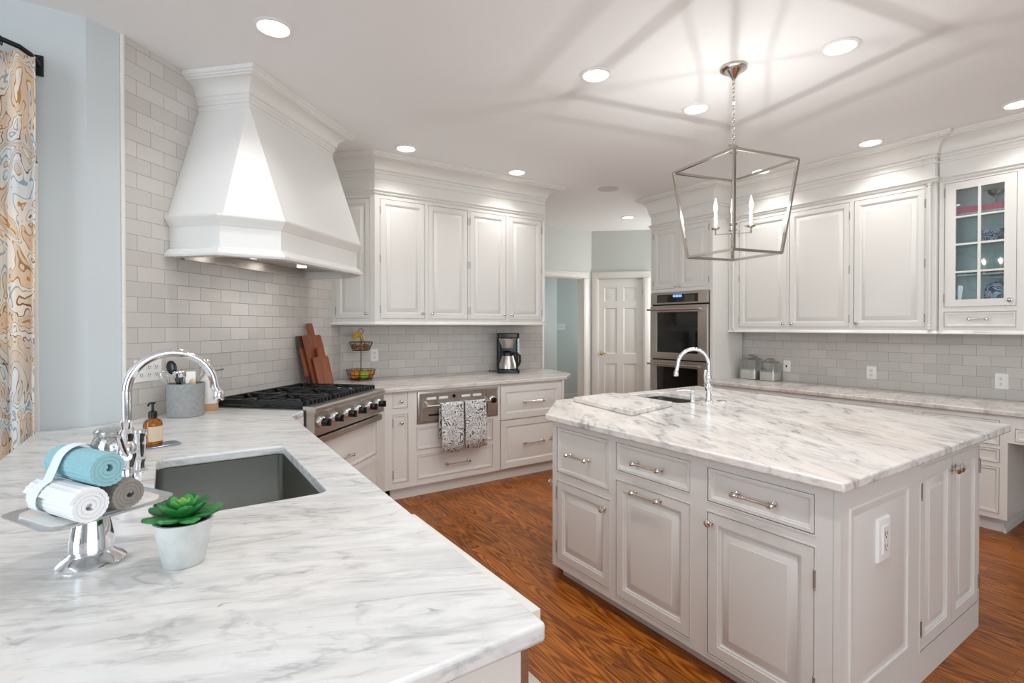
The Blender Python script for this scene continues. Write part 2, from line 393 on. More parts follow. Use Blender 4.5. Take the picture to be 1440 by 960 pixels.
swirl('paisley_charcoal', [(0, srgb(226,224,220)), (.20, srgb(84,90,100)), (.33, srgb(226,224,220)), (.55, srgb(78,84,94)), (.63, srgb(222,220,216)), (.84, srgb(88,94,104)), (.95, srgb(226,224,220))], 9, 4, 1.5)
swirl('blue_white', [(0, srgb(206,216,232)), (.25, srgb(38,66,124)), (.55, srgb(206,216,232)), (.68, srgb(60,92,150)), (.88, srgb(206,216,232))], 14, 4, 1.2, rough=.2)
swirl('succulent_leaf', [(0, srgb(28,104,44)), (.4, srgb(38,120,54)), (.8, srgb(46,132,62))], 8, 2, .4, rough=.5)
plain('succulent_bud', srgb(66,150,66), .5, var=.1, scale=30)
plain('succulent_heart', srgb(128,178,70), .5, var=.1, scale=30)
plain('stem_green', srgb(70,120,50), .6, var=.1)

def glassy(name, col, rough=.03, ior=1.45):
    m, N, L, P = new_mat(name)
    P.inputs['Base Color'].default_value = col; P.inputs['Transmission Weight'].default_value = 1; P.inputs['Roughness'].default_value = rough; P.inputs['IOR'].default_value = ior
    no = N.new('ShaderNodeTexNoise'); no.inputs['Scale'].default_value = 30; b = N.new('ShaderNodeBump'); b.inputs['Strength'].default_value = .04
    L.new(no.outputs['Fac'], b.inputs['Height']); L.new(b.outputs['Normal'], P.inputs['Normal'])
glassy('amber_glass', srgb(190,110,30))
def thin_glass(name, tint, gloss=.12, rough=.02):
    m, N, L, P = new_mat(name); N.remove(P)
    tr = N.new('ShaderNodeBsdfTransparent'); tr.inputs[0].default_value = tint
    gl = N.new('ShaderNodeBsdfGlossy'); gl.inputs['Roughness'].default_value = rough
    lw = N.new('ShaderNodeLayerWeight'); lw.inputs['Blend'].default_value = .35
    mr = N.new('ShaderNodeMapRange'); mr.inputs['To Min'].default_value = gloss; mr.inputs['To Max'].default_value = .8; L.new(lw.outputs['Fresnel'], mr.inputs['Value'])
    mx = N.new('ShaderNodeMixShader'); L.new(mr.outputs[0], mx.inputs[0]); L.new(tr.outputs[0], mx.inputs[1]); L.new(gl.outputs[0], mx.inputs[2])
    L.new(mx.outputs[0], N['Material Output'].inputs[0])
thin_glass('pane_glass', (.93,.97,.97,1), .07)
thin_glass('jar_glass', (.97,.98,.97,1), .12, .08)
thin_glass('window_glass', (.98,.99,1,1), .05)
# silvered (mercury) glass
m, N, L, P = new_mat('mercury_glass'); P.inputs['Metallic'].default_value = .9; P.inputs['Roughness'].default_value = .12
no = N.new('ShaderNodeTexNoise'); no.inputs['Scale'].default_value = 24; no.inputs['Detail'].default_value = 4
r = ramp(N, [(.35, srgb(150,150,146)), (.65, srgb(226,228,228))]); L.new(no.outputs['Fac'], r.inputs['Fac']); L.new(r.outputs['Color'], P.inputs['Base Color'])
b = N.new('ShaderNodeBump'); b.inputs['Strength'].default_value = .25; L.new(no.outputs['Fac'], b.inputs['Height']); L.new(b.outputs['Normal'], P.inputs['Normal'])
def emit(name, col, st):
    m, N, L, P = new_mat(name); P.inputs['Base Color'].default_value = col; P.inputs['Emission Color'].default_value = col; P.inputs['Emission Strength'].default_value = st
    no = N.new('ShaderNodeTexNoise'); mr = N.new('ShaderNodeMapRange'); mr.inputs['To Min'].default_value = st*.97; mr.inputs['To Max'].default_value = st*1.03
    L.new(no.outputs['Fac'], mr.inputs['Value']); L.new(mr.outputs[0], P.inputs['Emission Strength'])
emit('lamp_lens', (1,.96,.90,1), 6)
emit('bulb_glow', (1,.96,.90,1), 60)
m, N, L, P = new_mat('bulb_glass'); N.remove(P)
tr = N.new('ShaderNodeBsdfTransparent'); em = N.new('ShaderNodeEmission'); em.inputs[0].default_value = (1,.93,.82,1); em.inputs[1].default_value = 7
mx = N.new('ShaderNodeMixShader'); mx.inputs[0].default_value = .4; L.new(tr.outputs[0], mx.inputs[1]); L.new(em.outputs[0], mx.inputs[2]); L.new(mx.outputs[0], N['Material Output'].inputs[0])
emit('oven_display', srgb(120,170,230), .9)

# ------------------------------------------------------------------ room shell
def wall(name, a, b, mat, z0=0, z1=ZC, th=.12, holes=(), outside=1):
    """wall from a to b, room on the right-hand side of a->b ; local x along it"""
    a, b = Vector(a), Vector(b); d = b-a; mb = MB()
    mb.plate(0, d.length, z0, z1, list(holes), 0, th)
    o = mb.build(name, mat, M=T(a.x, a.y, 0, math.atan2(d.y, d.x))); return struct(o)
FX0, FX1, FY0, FY1 = -3.62, 8.5, -3.32, 8.6
mb = MB(); mb.box(FX0, FY0, -.1, FX1, FY1, 0); struct(mb.build('floor', 'oak_floor'))
mb = MB(); mb.box(FX0, FY0, ZC, FX1, FY1, ZC+.1); struct(mb.build('ceiling', 'ceiling_paint'))
RW = 3.53                                    # range wall: y = x + RW
def cdp(c, d): return ((c+d)/S2-RW/2+0, (c-d)/S2+RW/2)   # along / out of the range wall -> x, y
def cdp(c, d):
    x0, y0 = c/S2-RW/2, c/S2+RW/2           # foot with (x+y)/sqrt2 = c on the wall line
    return (x0+d/S2, y0-d/S2)
C_BACK = (1.35+4.88)/S2
C_LEFT = (-.19+3.34)/S2
# tile wall behind the range (local x equals the along-wall coordinate)
mb = MB(); mb.plate(C_LEFT, C_BACK, 0, ZC, [], 0, .12)
wr = mb.build('wall_range', 'tile_range', M=T(*cdp(0, 0), 0, PI/4)); struct(wr)
wall('wall_back', (1.35, 4.88), (3.70, 4.88), 'tile_back')
wall('wall_passage', (3.70, 5.0), (3.70, 6.13), 'wall_paint')
wall('wall_hall', (3.70, 6.13), (5.62, 6.13), 'hall_paint', holes=[(.96, 1.75, 0, 2.16)])
wall('wall_diagonal', (5.62, 6.13), (7.25, 4.50), 'hall_paint', holes=[(.10, .80, 0, 2.17)])
wall('wall_nook', (7.25, 4.50), (5.36, 4.30), 'wall_paint')
wall('wall_right', (5.36, 4.30), (5.36, -3.2), 'tile_right')
wall('wall_rear', (5.36, -3.2), (-3.5, -3.2), 'wall_paint', holes=[(2.6, 6.9, .5, 2.5)])
wall('wall_side', (-3.5, -3.2), (-3.5, 3.26), 'wall_paint', holes=[(1.6, 5.6, .4, 2.6)])
wall('wall_left', (-3.5, 3.26), (-.315, 3.26), 'wall_paint', holes=[(1.55, 2.91, .06, 2.17)])
wall('wall_corner', (-.315, 3.26), (-.19, 3.34), 'wall_paint')
# hall beyond the cased opening
wall('wall_hall_far', (6.06, 7.55), (8.2, 7.55), 'hall_paint')
wall('wall_hall_left', (4.66, 6.26), (6.06, 7.55), 'cabinet_paint')
wall('wall_hall_right', (8.2, 7.55), (8.2, 6.26), 'hall_paint')
wall('wall_hall_near', (8.2, 6.27), (5.63, 6.27), 'hall_paint')
mb = MB(); mb.tube([(C_LEFT+.012, -.004, .93), (C_LEFT+.012, -.004, ZC)], .010, 8); struct(mb.build('trim_tile', 'trim_paint', M=T(*cdp(0, 0), 0, PI/4)))
# casings
def casing(name, x0, x1, z1, M, wd=.095, mat='trim_paint'):
    mb = MB()
    for (a, b) in ((x0-wd, x0), (x1, x1+wd)):
        mb.box(a, -.018, 0, b, .0, z1); mb.box(a+.02, -.024, 0, b-.02, -.016, z1)
    mb.box(x0-wd, -.018, z1, x1+wd, 0, z1+wd); mb.box(x0-wd, -.028, z1+wd-.022, x1+wd, -.016, z1+wd)
    mb.box(x0-.0, 0, 0, x0+.012, .12, z1); mb.box(x1-.012, 0, 0, x1, .12, z1); mb.box(x0, 0, z1-.012, x1, .12, z1)
    return struct(mb.build(name, mat, M=M, bevel=.003))
casing('trim_1', .96, 1.75, 2.16, T(3.70, 6.13, 0, 0))
casing('trim_2', .10, .80, 2.17, T(5.62, 6.13, 0, -PI/4))
casing('trim_3', 1.55, 2.91, 2.17, T(-3.5, 3.26, 0, 0))
# six-panel door
RAISED = lambda fw: [(0,0), (fw-.014,0), (fw-.012,.004), (fw-.006,.005), (fw-.002,.013), (fw+.003,.014), (fw+.007,.011), (fw+.036,.003), (fw+.037,.0012)]
mb = MB(); PNL = []
for x0, x1 in ((.205, .400), (.500, .695)):
    PNL += [(x0, x1, 1.80, 2.02), (x0, x1, .98, 1.70), (x0, x1, .22, .82)]
mb.plate(.112, .788, .012, 2.155, PNL, .03, .065)
for p in PNL: mb.panel(*p, [(0,.033), (.012,.043), (.02,.043), (.05,.035)], back=.06)
dd = struct(mb.build('door_1', 'door_paint', M=T(5.62, 6.13, 0, -PI/4)))
mb = MB(); mb.lathe([(.028,0),(.028,.006),(.012,.012),(.010,.035),(.016,.045),(.026,.058),(.022,.072),(.001,.076)], 16, (.160,.03,.98), 'y'); mb.tube([(.160,-.02,.98),(.20,-.028,.982),(.235,-.024,.985)], .008)
mb.build('door_handle', 'brass', dd)
for z in (1.95, 1.15, .3):
    mb = MB(); mb.lathe([(.007,-.045),(.007,.045)], 8, (.790,.026,z)); mb.build('hinge', 'hinge_metal', dd)
# baseboards
def baseboard(name, a, b):
    a, b = Vector(a), Vector(b); d = b-a; mb = MB(); mb.box(0, -.016, 0, d.length, 0, .11); mb.box(0, -.010, .11, d.length, 0, .135)
    struct(mb.build(name, 'trim_paint', M=T(a.x, a.y, 0, math.atan2(d.y, d.x))))
baseboard('baseboard_hall', (6.06, 7.55), (8.0, 7.55)); baseboard('baseboard_left', (-3.5, 3.26), (-2.06, 3.26)); baseboard('baseboard_diagonal', (6.26, 5.49), (7.2, 4.55))
baseboard('baseboard_right', (5.36, .98), (5.36, .0))
# windows of the breakfast area (glazed)
def window(name, x0, x1, z0, z1, M, nx=3):
    mb = MB(); mb.rim(x0+.05, x1-.05, z0+.05, z1-.05, .05, .03, .09)
    for i in range(1, nx): xx = x0+(x1-x0)*i/nx; mb.box(xx-.025, .03, z0, xx+.025, .09, z1)
    mb.box(x0, .045, (z0+z1)/2-.015, x1, .075, (z0+z1)/2+.015)
    o = struct(mb.build(name, 'trim_paint', M=M)); g = MB(); g.box(x0+.04, .058, z0+.04, x1-.04, .062, z1-.04); g.build('pane', 'window_glass', o)
window('window_1', 1.55, 2.91, .06, 2.17, T(-3.5, 3.26, 0, 0), 2)
window('window_2', 2.6, 6.9, .5, 2.5, T(5.36, -3.2, 0, PI), 4)
window('window_3', 1.6, 5.6, .4, 2.6, T(-3.5, -3.2, 0, PI/2), 3)

# ------------------------------------------------------------------ cabinet pieces
def pull(parent, x, z, ln=.16, M=None, mat='nickel'):
    mb = MB()
    for s in (-1, 1):
        px = x+s*ln*.42
        mb.lathe([(.010,0),(.010,.004),(.005,.008),(.005,.022),(.011,.027),(.013,.034),(.009,.042),(.001,.044)], 12, (px, 0, z), 'y')
    mb.tube([(x-ln/2, -.031, z), (x+ln/2, -.031, z)], .0055, 10)
    return mb.build('handle', mat, parent, M)
def knob(parent, x, z, r=.016, M=None, mat='nickel'):
    mb = MB(); k = r/.016
    mb.lathe([(.010*k,0),(.010*k,.004),(.006*k,.008),(.006*k,.014),(.014*k,.020),(.016*k,.026),(.014*k,.032),(.006*k,.036),(.0005,.037)], 14, (x, 0, z), 'y')
    return mb.build('knob', mat, parent, M)
def hinges(parent, x, z0, z1, zs=None):
    for z in (zs or (z0+.07, z1-.07)):
        mb = MB(); mb.lathe([(.0045,-.028),(.0045,.028)], 8, (x, -.003, z)); mb.sphere((x,-.003,z+.031), .005, 8); mb.sphere((x,-.003,z-.031), .005, 8); mb.build('hinge', 'hinge_metal', parent)
G = .0028
def door(parent, x0, x1, z0, z1, mat, M=None, style='raised', kn=None, pl=None, hg=None, name='door', fw=.055, hz=None):
    mb = MB(); a, b, c, d = x0+G, x1-G, z0+G, z1-G
    if style == 'raised': mb.panel(a, b, c, d, RAISED(fw))
    elif style == 'drawer': mb.panel(a, b, c, d, [(0,0), (.012,0), (.014,.004), (.018,.005), (.022,.009), (.025,.009)])
    elif style == 'bold': mb.panel(a, b, c, d, [(0,0), (fw*.75,0), (fw*.8,.004), (fw*.9,.008), (fw,.008), (fw+.012,.002), (fw+.016,.002), (fw+.03,-.002)])
    elif style == 'flat': mb.panel(a, b, c, d, [(0,.004), (.02,.004), (.024,.004)])
    o = mb.build(name, mat, parent, M)
    if kn: knob(o, *kn)
    if pl: pull(o, *pl)
    if hg == 'L': hinges(o, x0, z0, z1, hz)
    if hg == 'R': hinges(o, x1, z0, z1, hz)
    return o
def face(mb, x0, x1, z0, z1, holes, bead=True):
    mb.plate(x0, x1, z0, z1, holes, 0, .022)
    if bead:
        for h in holes: mb.rim(*h, .005, -.0025, .004)
    for h in holes: mb.box(h[0]-.003, .0215, h[2]-.003, h[1]+.003, .024, h[3]+.003)

# ------------------------------------------------------------------ island
IL = thing('island_cabinet', 'large white island cabinet with beaded drawers and doors under white marble', 'kitchen island', (1.80, .79, 0))
IM = 'island_paint'
FL = 1.49                                     # length of the front (drawer side), world x = 1.80
mb = MB()
HF = [(.04,.448,.602,.850), (.04,.448,.118,.556), (.492,.916,.716,.850), (.492,.916,.110,.670), (.998,1.411,.709,.844), (.998,1.411,.098,.667)]
mb.M = T(0, FL, 0, -PI/2); face(mb, 0, FL-.023, .075, .88, HF); mb.box(FL-.019, -.0, .075, FL-.0005, .022, .88)
mb.box(.58, -.004, .858, .82, .01, .874)
HS = [(.055,.535,.18,.81), (.655,1.345,.125,.852)]
mb.M = Matrix(); face(mb, .0003, 1.36, 0, .88, HS[1:])
mb.panel(.055, .535, .18, .81, [(0,-.001),(.004,-.006),(.012,-.006),(.016,.001),(.02,.004),(.05,-.004)], back=.012)
L45 = .55
mb.M = T(.39, FL+.39, 0, -PI*.75); face(mb, 0, L45, .075, .88, [(.06,.49,.602,.85),(.06,.49,.11,.556)])
mb.M = Matrix()
mb.prism([(.39, FL+.37), (1.36, FL+.37), (1.36, FL+.39), (.39, FL+.39)], 0, .88)
mb.box(1.34, .022, 0, 1.36, FL+.37, .88)
mb.prism([(.07, .03), (.09, .03), (.09, FL-.02), (.42, FL+.31), (.41, FL+.33), (.07, FL-.01)], 0, .08)
mb.prism([(.022,.022),(1.34,.022),(1.34,FL+.37),(.40,FL+.37),(.022,FL-.01)], .075, .09)
mb.build('body', IM, IL)
MF = T(0, FL, 0, -PI/2)
door(IL, *HF[0], IM, MF, 'drawer', pl=(.226,.72,.17), name='drawer')
door(IL, *HF[1], IM, MF, kn=(.415,.505), hg='L')
door(IL, *HF[2], IM, MF, 'drawer', pl=(.695,.778,.17), name='drawer')
door(IL, *HF[3], IM, MF, pl=(.69,.643,.17), name='door')
door(IL, *HF[4], IM, MF, 'drawer', pl=(1.20,.772,.17), name='drawer')
door(IL, *HF[5], IM, MF, kn=(1.017,.628), hg='R', hz=(.2,.56))
for s in (0, 1):
    x0, x1 = ((.655, 1.0), (1.0, 1.345))[s]
    door(IL, x0, x1, .125, .852, IM, None, kn=((x1-.012) if s == 0 else (x0+.03), .80, .02), hg='LR'[s], hz=(.22, .76), fw=.06)
M45 = T(.39, FL+.39, 0, -PI*.75)
door(IL, .06,.49,.602,.85, IM, M45, 'drawer', pl=(.275,.73,.15), name='drawer')
door(IL, .06,.49,.11,.556, IM, M45, kn=(.455,.505), hg='L')
# outlet on the island end panel
mb = MB(); mb.panel(.245, .345, .583, .735, [(0,-.006),(.004,-.013),(.012,-.014)], back=-.004)
o = mb.build('outlet', 'white_plastic', IL); o['label'] = 'white outlet cover on the island end panel'
mb = MB(); mb.panel(.272, .318, .61, .708, [(0,-.014),(.002,-.018)], back=-.012); mb.build('socket', 'white_ceramic', o)
for z in (.637, .682):
    mb = MB(); mb.box(.285,-.0186,z-.008,.288,-.0178,z+.008); mb.box(.300,-.0186,z-.006,.303,-.0178,z+.006); mb.lathe([(.003,.0178),(.003,.0186)], 8, (.295,0,z-.014), 'y'); mb.build('slot', 'black_plastic', o)

# countertops ------------------------------------------------------------
def rrect(x0, y0, x1, y1, r=.03, n=4):
    out = []
    for cx, cy, a0 in ((x1-r,y1-r,0),(x0+r,y1-r,PI/2),(x0+r,y0+r,PI),(x1-r,y0+r,1.5*PI)):
        for i in range(n+1): a = a0+PI/2*i/n; out.append((cx+r*math.cos(a), cy+r*math.sin(a)))
    return out
def counter(name, label, poly, mat, z0=.880, z1=.914, holes=()):
    mb = MB(); mb.prism(poly, z0, z1, holes); return tag(mb.build(name, mat, bevel=.007, seg=3), label, 'countertop')
ISINK = rrect(2.74, 2.16, 3.10, 2.62, .05)
isl_sink_rot = lambda p: p
counter('marble_countertop', 'white marble slab with a clipped corner on top of the island', [(1.765,.765),(3.52,.757),(3.66,2.72),(2.17,2.715),(1.772,2.31)], 'marble_island', holes=[ISINK])
SX0, SX1, SY0, SY1 = -.03, .40, 1.585, 2.30
PSINK = rrect(SX0, SY0, SX1, SY1, .03)
NT = [(.565,3.06), cdp(2.728,.715), cdp(2.728,.004), cdp(C_LEFT+.003,.004)]
counter('marble_countertop', 'white marble peninsula top around the big sink, nearest the viewer', [(.524,.680),(.577,3.05)]+NT[1:]+[(-.195,3.328),(-.32,3.252),(-.51,3.252),(-.51,.669)], 'marble_peninsula', holes=[PSINK])
counter('marble_countertop', 'marble top on the base cabinets along the back wall', [(1.425,3.925),(3.29,3.945),(3.545,4.19),(3.66,4.62),(3.66,4.876),(1.356,4.876),cdp(3.69,.004),cdp(3.69,.715)], 'marble_back')
counter('marble_countertop', 'long marble top below the right wall cupboards and desk', [(4.66,3.36),(4.66,.2),(5.356,.2),(5.356,3.36)], 'marble_back', .808, .842)

# sinks ------------------------------------------------------------------
def sink(name, label, x0, y0, x1, y1, depth, r=.03):
    o = thing(name, label, 'sink', ((x0+x1)/2, (y0+y1)/2, .88-depth)); cx, cy = (x0+x1)/2, (y0+y1)/2
    R = lambda e, z: [(x-cx, y-cy, z) for x, y in rrect(x0-e, y0-e, x1+e, y1+e, r)]
    mb = MB(); mb.loft([R(.02, depth-.001), R(.004, depth-.001), R(.004, .03), R(-.008, .008), R(-.03, .002), R(-.12, 0)], False, True)
    mb.loft([R(.02, depth-.001), R(.008, depth-.003), R(.008, .0), R(-.03, -.004)], False, True)
    mb.build('basin', 'sink_steel', o)
    mb = MB(); mb.lathe([(.045,.001),(.045,.004),(.03,.005),(.028,.002)], 20); mb.build('drain', 'chrome', o)
    return o
sink('undermount_sink', 'large stainless undermount sink set in the peninsula top', SX0, SY0, SX1, SY1, .24)
sink('prep_sink', 'small stainless prep sink set in the island top', 2.74, 2.16, 3.10, 2.62, .2, .05)
mb = MB(); mb.M = T(2.36, 2.30, .9145, math.radians(14))
mb.prism([(-.235,-.29),(.235,-.29),(.235,.29),(-.235,.29)], 0, .03)
mb.M = Matrix()
mb = MB(); mb.prism([(2.115,1.985),(2.585,2.09),(2.60,2.62),(2.215,2.59)], .9145, .944)
tag(mb.build('marble_board', 'marble_island', bevel=.005), 'loose thick marble board lying beside the small island sink', 'board')

# peninsula base ----------------------------------------------------------
PB = thing('peninsula_cabinet', 'white base cabinet carrying the peninsula top with the large sink', 'cabinet', (0,0,0))
mb = MB()
mb.box(-.16, .72, 0, .50, .745, .88); mb.box(-.185, .745, 0, -.16, 3.25, .88); mb.box(.478, 1.385, .08, .50, 2.98, .88); mb.box(.44, 1.385, 0, .46, 2.98, .08)
mb.box(.478,.745,.1,.50,.765,.88)
mb.build('body', 'cabinet_paint', PB)
for a, b in ((1.40, 1.92), (1.93, 2.45)):
    door(PB, a, b, .12, .84, 'cabinet_paint', T(.506, 0, 0, PI/2), kn=((b-.04 if a < 1.5 else a+.04), .6))
DW = thing('dishwasher', 'stainless dishwasher front standing proud of the peninsula base', 'dishwasher', (.52, .775, 0), PI/2)
mb = MB(); mb.box(.004, -.040, .10, .60, -.018, .862); mb.build('door', 'stainless', DW, bevel=.003)
mb = MB(); mb.loft([[(x,-.041,.835),(x,-.060,.842),(x,-.066,.852),(x,-.066,.872),(x,-.020,.872),(x,-.020,.862),(x,-.041,.862)] for x in (.004,.60)]); mb.build('pull_lip', 'trim_paint', DW)
mb = MB(); mb.box(.02, 0.002, 0, .585, .04, .09); mb.box(.01, -.018, .10, .59, .018, .86); mb.build('tub_front', 'black_plastic', DW)
mb = MB(); mb.prism(rrect(.72, 1.2, 1.215, 2.1, .02), 0.0005, .012); tag(mb.build('floor_mat', 'rug_weave'), 'pale woven mat on the oak floor below the peninsula', 'mat')

# rangetop and its cabinet ------------------------------------------------
RC = 3.205                                   # centre along the wall
def at_range(d): return (*cdp(RC, d), 0)
RM = thing('range_cabinet', 'white cabinet with wide drawers below the stainless rangetop', 'cabinet', at_range(.714), PI/4)
mb = MB()
HR = [(-.46, .46, .435, .685), (-.46, .46, .13, .395)]
face(mb, -.66, .615, .09, .74, HR)
mb.box(-.66, 0, .74, -.478, .022, .88); mb.box(.478, 0, .74, .615, .022, .88)
mb.box(-.74, .05, 0, .62, .07, .09)
mb.box(-.478, .022, .09, -.458, .66, .74); mb.box(.458, .022, .09, .478, .66, .74); mb.box(-.478,.022,.09,.478,.66,.11)
mb.build('body', 'cabinet_paint', RM)
door(RM, *HR[0], 'cabinet_paint', None, 'drawer', pl=(-.02,.53,.17), name='drawer'); door(RM, *HR[1], 'cabinet_paint', None, 'drawer', pl=(-.02,.30,.17), name='drawer')
RG = thing('rangetop', 'stainless gas rangetop with black grates and six front knobs', 'stove', (*cdp(RC, .72), .745), PI/4)
HW = .463
mb = MB(); mb.box(-HW, .0, 0, HW, .712, .17); mb.box(-HW, .66, .17, HW, .712, .20); mb.build('body', 'stainless', RG)
mb = MB()   # bull-nose front panel
prof = [(.0,.0),(-.052,.012),(-.056,.02),(-.056,.148),(-.064,.158),(-.064,.178),(-.056,.188),(.02,.190),(.02,.15)]
mb.loft([[(x,y,z) for y,z in prof] for x in (-HW,HW)]); mb.build('front_panel', 'stainless', RG, smooth=.32)
mb = MB(); mb.box(-HW+.005, -.045, -.045, HW-.005, .03, -.004); mb.build('lower_trim', 'stainless', RG, bevel=.003)
for k in (-.393,-.243,-.078,.06,.225,.365):
    mb = MB(); mb.lathe([(.036,.055),(.036,.062),(.031,.072),(.027,.074)], 22, (k,0,.09), 'y'); kb = mb.build('knob_ring', 'chrome', RG)
    mb = MB(); mb.lathe([(.025,.073),(.025,.082),(.023,.098),(.019,.104),(.001,.105)], 20, (k,0,.09), 'y'); mb.box(k-.007,-.118,.068,k+.007,-.10,.112); mb.build('knob', 'black_plastic', kb)
mb = MB(); mb.box(-HW+.02, .03, .165, HW-.02, .655, .176); mb.build('burner_pan', 'black_metal', RG)
for i in range(3):
    x0 = -HW+.022+i*.307; x1 = x0+.303; mb = MB(); zt, zb = .215, .176
    mb.box(x0, .035, zb+.014, x0+.016, .655, zt); mb.box(x1-.016, .035, zb+.014, x1, .655, zt)
    for yy in (.035, .335, .639): mb.box(x0, yy, zb+.014, x1, yy+.016, zt)
    for j in range(7):
        xx = x0+.03+j*(x1-x0-.06)/6
        mb.box(xx-.007, .012, zb+.002, xx+.007, .05, zt)
    for yc in (.19, .495):
        cx = (x0+x1)/2
        for k in range(8):
            a = PI/4*k; q = .060; e = min(.145/max(abs(math.cos(a)), 1e-3), .148/max(abs(math.sin(a)), 1e-3))
            mb.bar((cx+q*math.cos(a), yc+q*math.sin(a), zt-.009), (cx+e*math.cos(a), yc+e*math.sin(a), zt-.009), .013)
    for xx in (x0+.008, x1-.008):
        for yy in (.045, .645): mb.lathe([(.008,zb),(.008,zt-.01)], 8, (xx, yy, 0))
    mb.build('grate', 'cast_iron', RG, bevel=.002)
    for yc in (.19, .495):
        mb = MB(); mb.lathe([(.055,.176),(.055,.182),(.04,.188),(.038,.200),(.032,.204),(.001,.205)], 20, ((x0+x1)/2, yc, 0)); mb.build('burner', 'black_metal', RG)

# ------------------------------------------------------------------ range hood
HD = thing('range_hood', 'tall white tapered range hood with crown moulding over the rangetop', 'range hood', (*cdp(RC+.005, 0), 1.80), PI/4)
def hood_loop(hw, d, ch, z):
    return [(-hw,-.002,z),(-hw,-(d-ch),z),(-(hw-ch),-d,z),(hw-ch,-d,z),(hw,-(d-ch),z),(hw,-.002,z)]
def offs(hw, d, ch, e): return (hw+e, d+e, ch+e*(2-S2))
B0 = (.685, .555, .225)
mb = MB()
loops = [hood_loop(*offs(*B0, e), z) for e, z in ((.035,0),(.040,.012),(.038,.022),(.026,.030),(.022,.040),(.010,.046),(.0,.055),(0,.17),(.008,.178),(.012,.186),(.030,.205),(.036,.214),(.040,.222),(.040,.232),(.010,.234))]
mb.loft(loops, False, True)
inner = [hood_loop(*offs(*B0, -.03), z) for z in (0, .06)]
mb.loft([hood_loop(*offs(*B0, .035), 0), inner[0], inner[1]], False, False)
mb.build('skirt', 'hood_paint', HD, smooth=.32)
mb = MB()
base = [(-.70,-.002),(-.70,-.365),(-.465,-.585),(.465,-.585),(.70,-.365),(.70,-.002)]
top = [(-.465,-.002),(-.465,-.345),(-.464,-.346),(.464,-.346),(.465,-.345),(.465,-.002)]
mb.loft([[(x,y,.232) for x,y in base], [(x,y,.93) for x,y in top]]); mb.build('tapered_body', 'hood_paint', HD, smooth=.15)
mb = MB()
cp = [(.0,.916),(.008,.916),(.010,.924),(.004,.930),(.004,.944),(.012,.947),(.012,.964),(.018,.968),(.018,.990),(.028,.994),(.030,1.002)]+[(.030+.074*(1-math.cos(PI/2*i/8)), 1.004+.060*math.sin(PI/2*i/8)) for i in range(9)]+[(.104,1.072),(.116,1.074),(.120,1.082),(.130,1.084),(.130,1.109),(0,1.109)]
mb.sweep([(-.465,-.001),(-.465,-.345),(.465,-.345),(.465,-.001)], [(-o, z) for o, z in cp] if False else cp)
mb.box(-.46,-.34,.92,.46,-.002,1.109); mb.build('crown', 'hood_paint', HD, smooth=.32)
mb = MB(); mb.plate(-.60, .60, .015, .50, [(-.45,-.25,.2,.32),(.25,.45,.2,.32)], 0, .02)
mb2 = MB(); mb2.M = Matrix.Rotation(PI/2, 4, 'X') if False else Matrix()
mb2.loft([hood_loop(.64,.515,.21,.055), hood_loop(.60,.48,.2,.062)], False, True); mb2.box(-.6,-.02,.0,.6,-.003,.06)
mb2.build('liner', 'stainless', HD)
for x in (-.26, .26):
    mb = MB(); mb.lathe([(.034,.044),(.034,.053)], 20, (x,-.22,0)); lo = mb.build('hood_lamp', 'lamp_lens', HD)
    d = bpy.data.lights.new('hood_light', 'SPOT'); d.energy = 1.3; d.spot_size = 2.1; d.spot_blend = .6; d.shadow_soft_size = .03; d.color = (1,.86,.70)
    ob = bpy.data.objects.new('hood_light', d); COL.objects.link(ob); ob.parent = HD; ob.location = (x,-.22,.04)

# ------------------------------------------------------------------ back uppers
CROWN = lambda z0, zt, pr: [(0,z0),(.010,z0),(.010,z0+.012),(.004,z0+.015),(.004,z0+.022),(.016,z0+.026),(.020,z0+.034)]+[(.022+(pr*.80-.022)*(1-math.cos(PI/2*i/8)), z0+.038+(zt-.040-z0-.038)*math.sin(PI/2*i/8)) for i in range(9)]+[(pr*.80,zt-.033),(pr*.90,zt-.030),(pr*.93,zt-.022),(pr,zt-.018),(pr,zt-.001),(0,zt-.001)]
BEAD = lambda z0, z1: [(0,z0),(.008,z0+.004),(.014,z0+.014),(.010,z0+.02),(.022,z0+.03),(.026,z1-.008),(.020,z1),(0,z1)]
UB = thing('upper_cabinet', 'white wall cabinet with four tall doors and crown between hood and doorway', 'cabinet', (1.54, 4.48, 1.42))
zz = 1.42
mb = MB()
W = 1.89
HU = [(.05,.478,1.478-zz,2.545-zz),(.515,.935,1.478-zz,2.545-zz),(.960,1.384,1.478-zz,2.545-zz),(1.425,1.842,1.478-zz,2.545-zz)]
face(mb, 0, W, 0, 2.905-zz, HU)
mb.prism([(0,.022),(W-.02,.022),(W-.02,.396),(-.187,.396),(-.296,.286)], .0, .03)
mb.box(W-.02,.022,0,W,.396,2.905-zz)
AL = .42
MA = T(-.297, .297, 0, -PI/4)
mb.M = MA; face(mb, 0, AL, 0, 2.905-zz, [(.04,.375,1.478-zz,2.545-zz)]); mb.M = Matrix()
mb.build('body', 'cabinet_paint', UB)
path = [(-.297,.297),(0,0),(W,0),(W,.396)]
mb = MB(); mb.sweep(path, CROWN(2.765-zz, ZC-zz, .165)); mb.sweep(path, [(0,2.715-zz),(.006,2.718-zz),(.008,2.728-zz),(.004,2.735-zz),(0,2.738-zz)]); mb.build('crown', 'cabinet_paint', UB, smooth=.32)
mb = MB(); mb.sweep(path, BEAD(2.575-zz, 2.62-zz)); mb.build('frieze_bead', 'cabinet_paint', UB, smooth=.32)
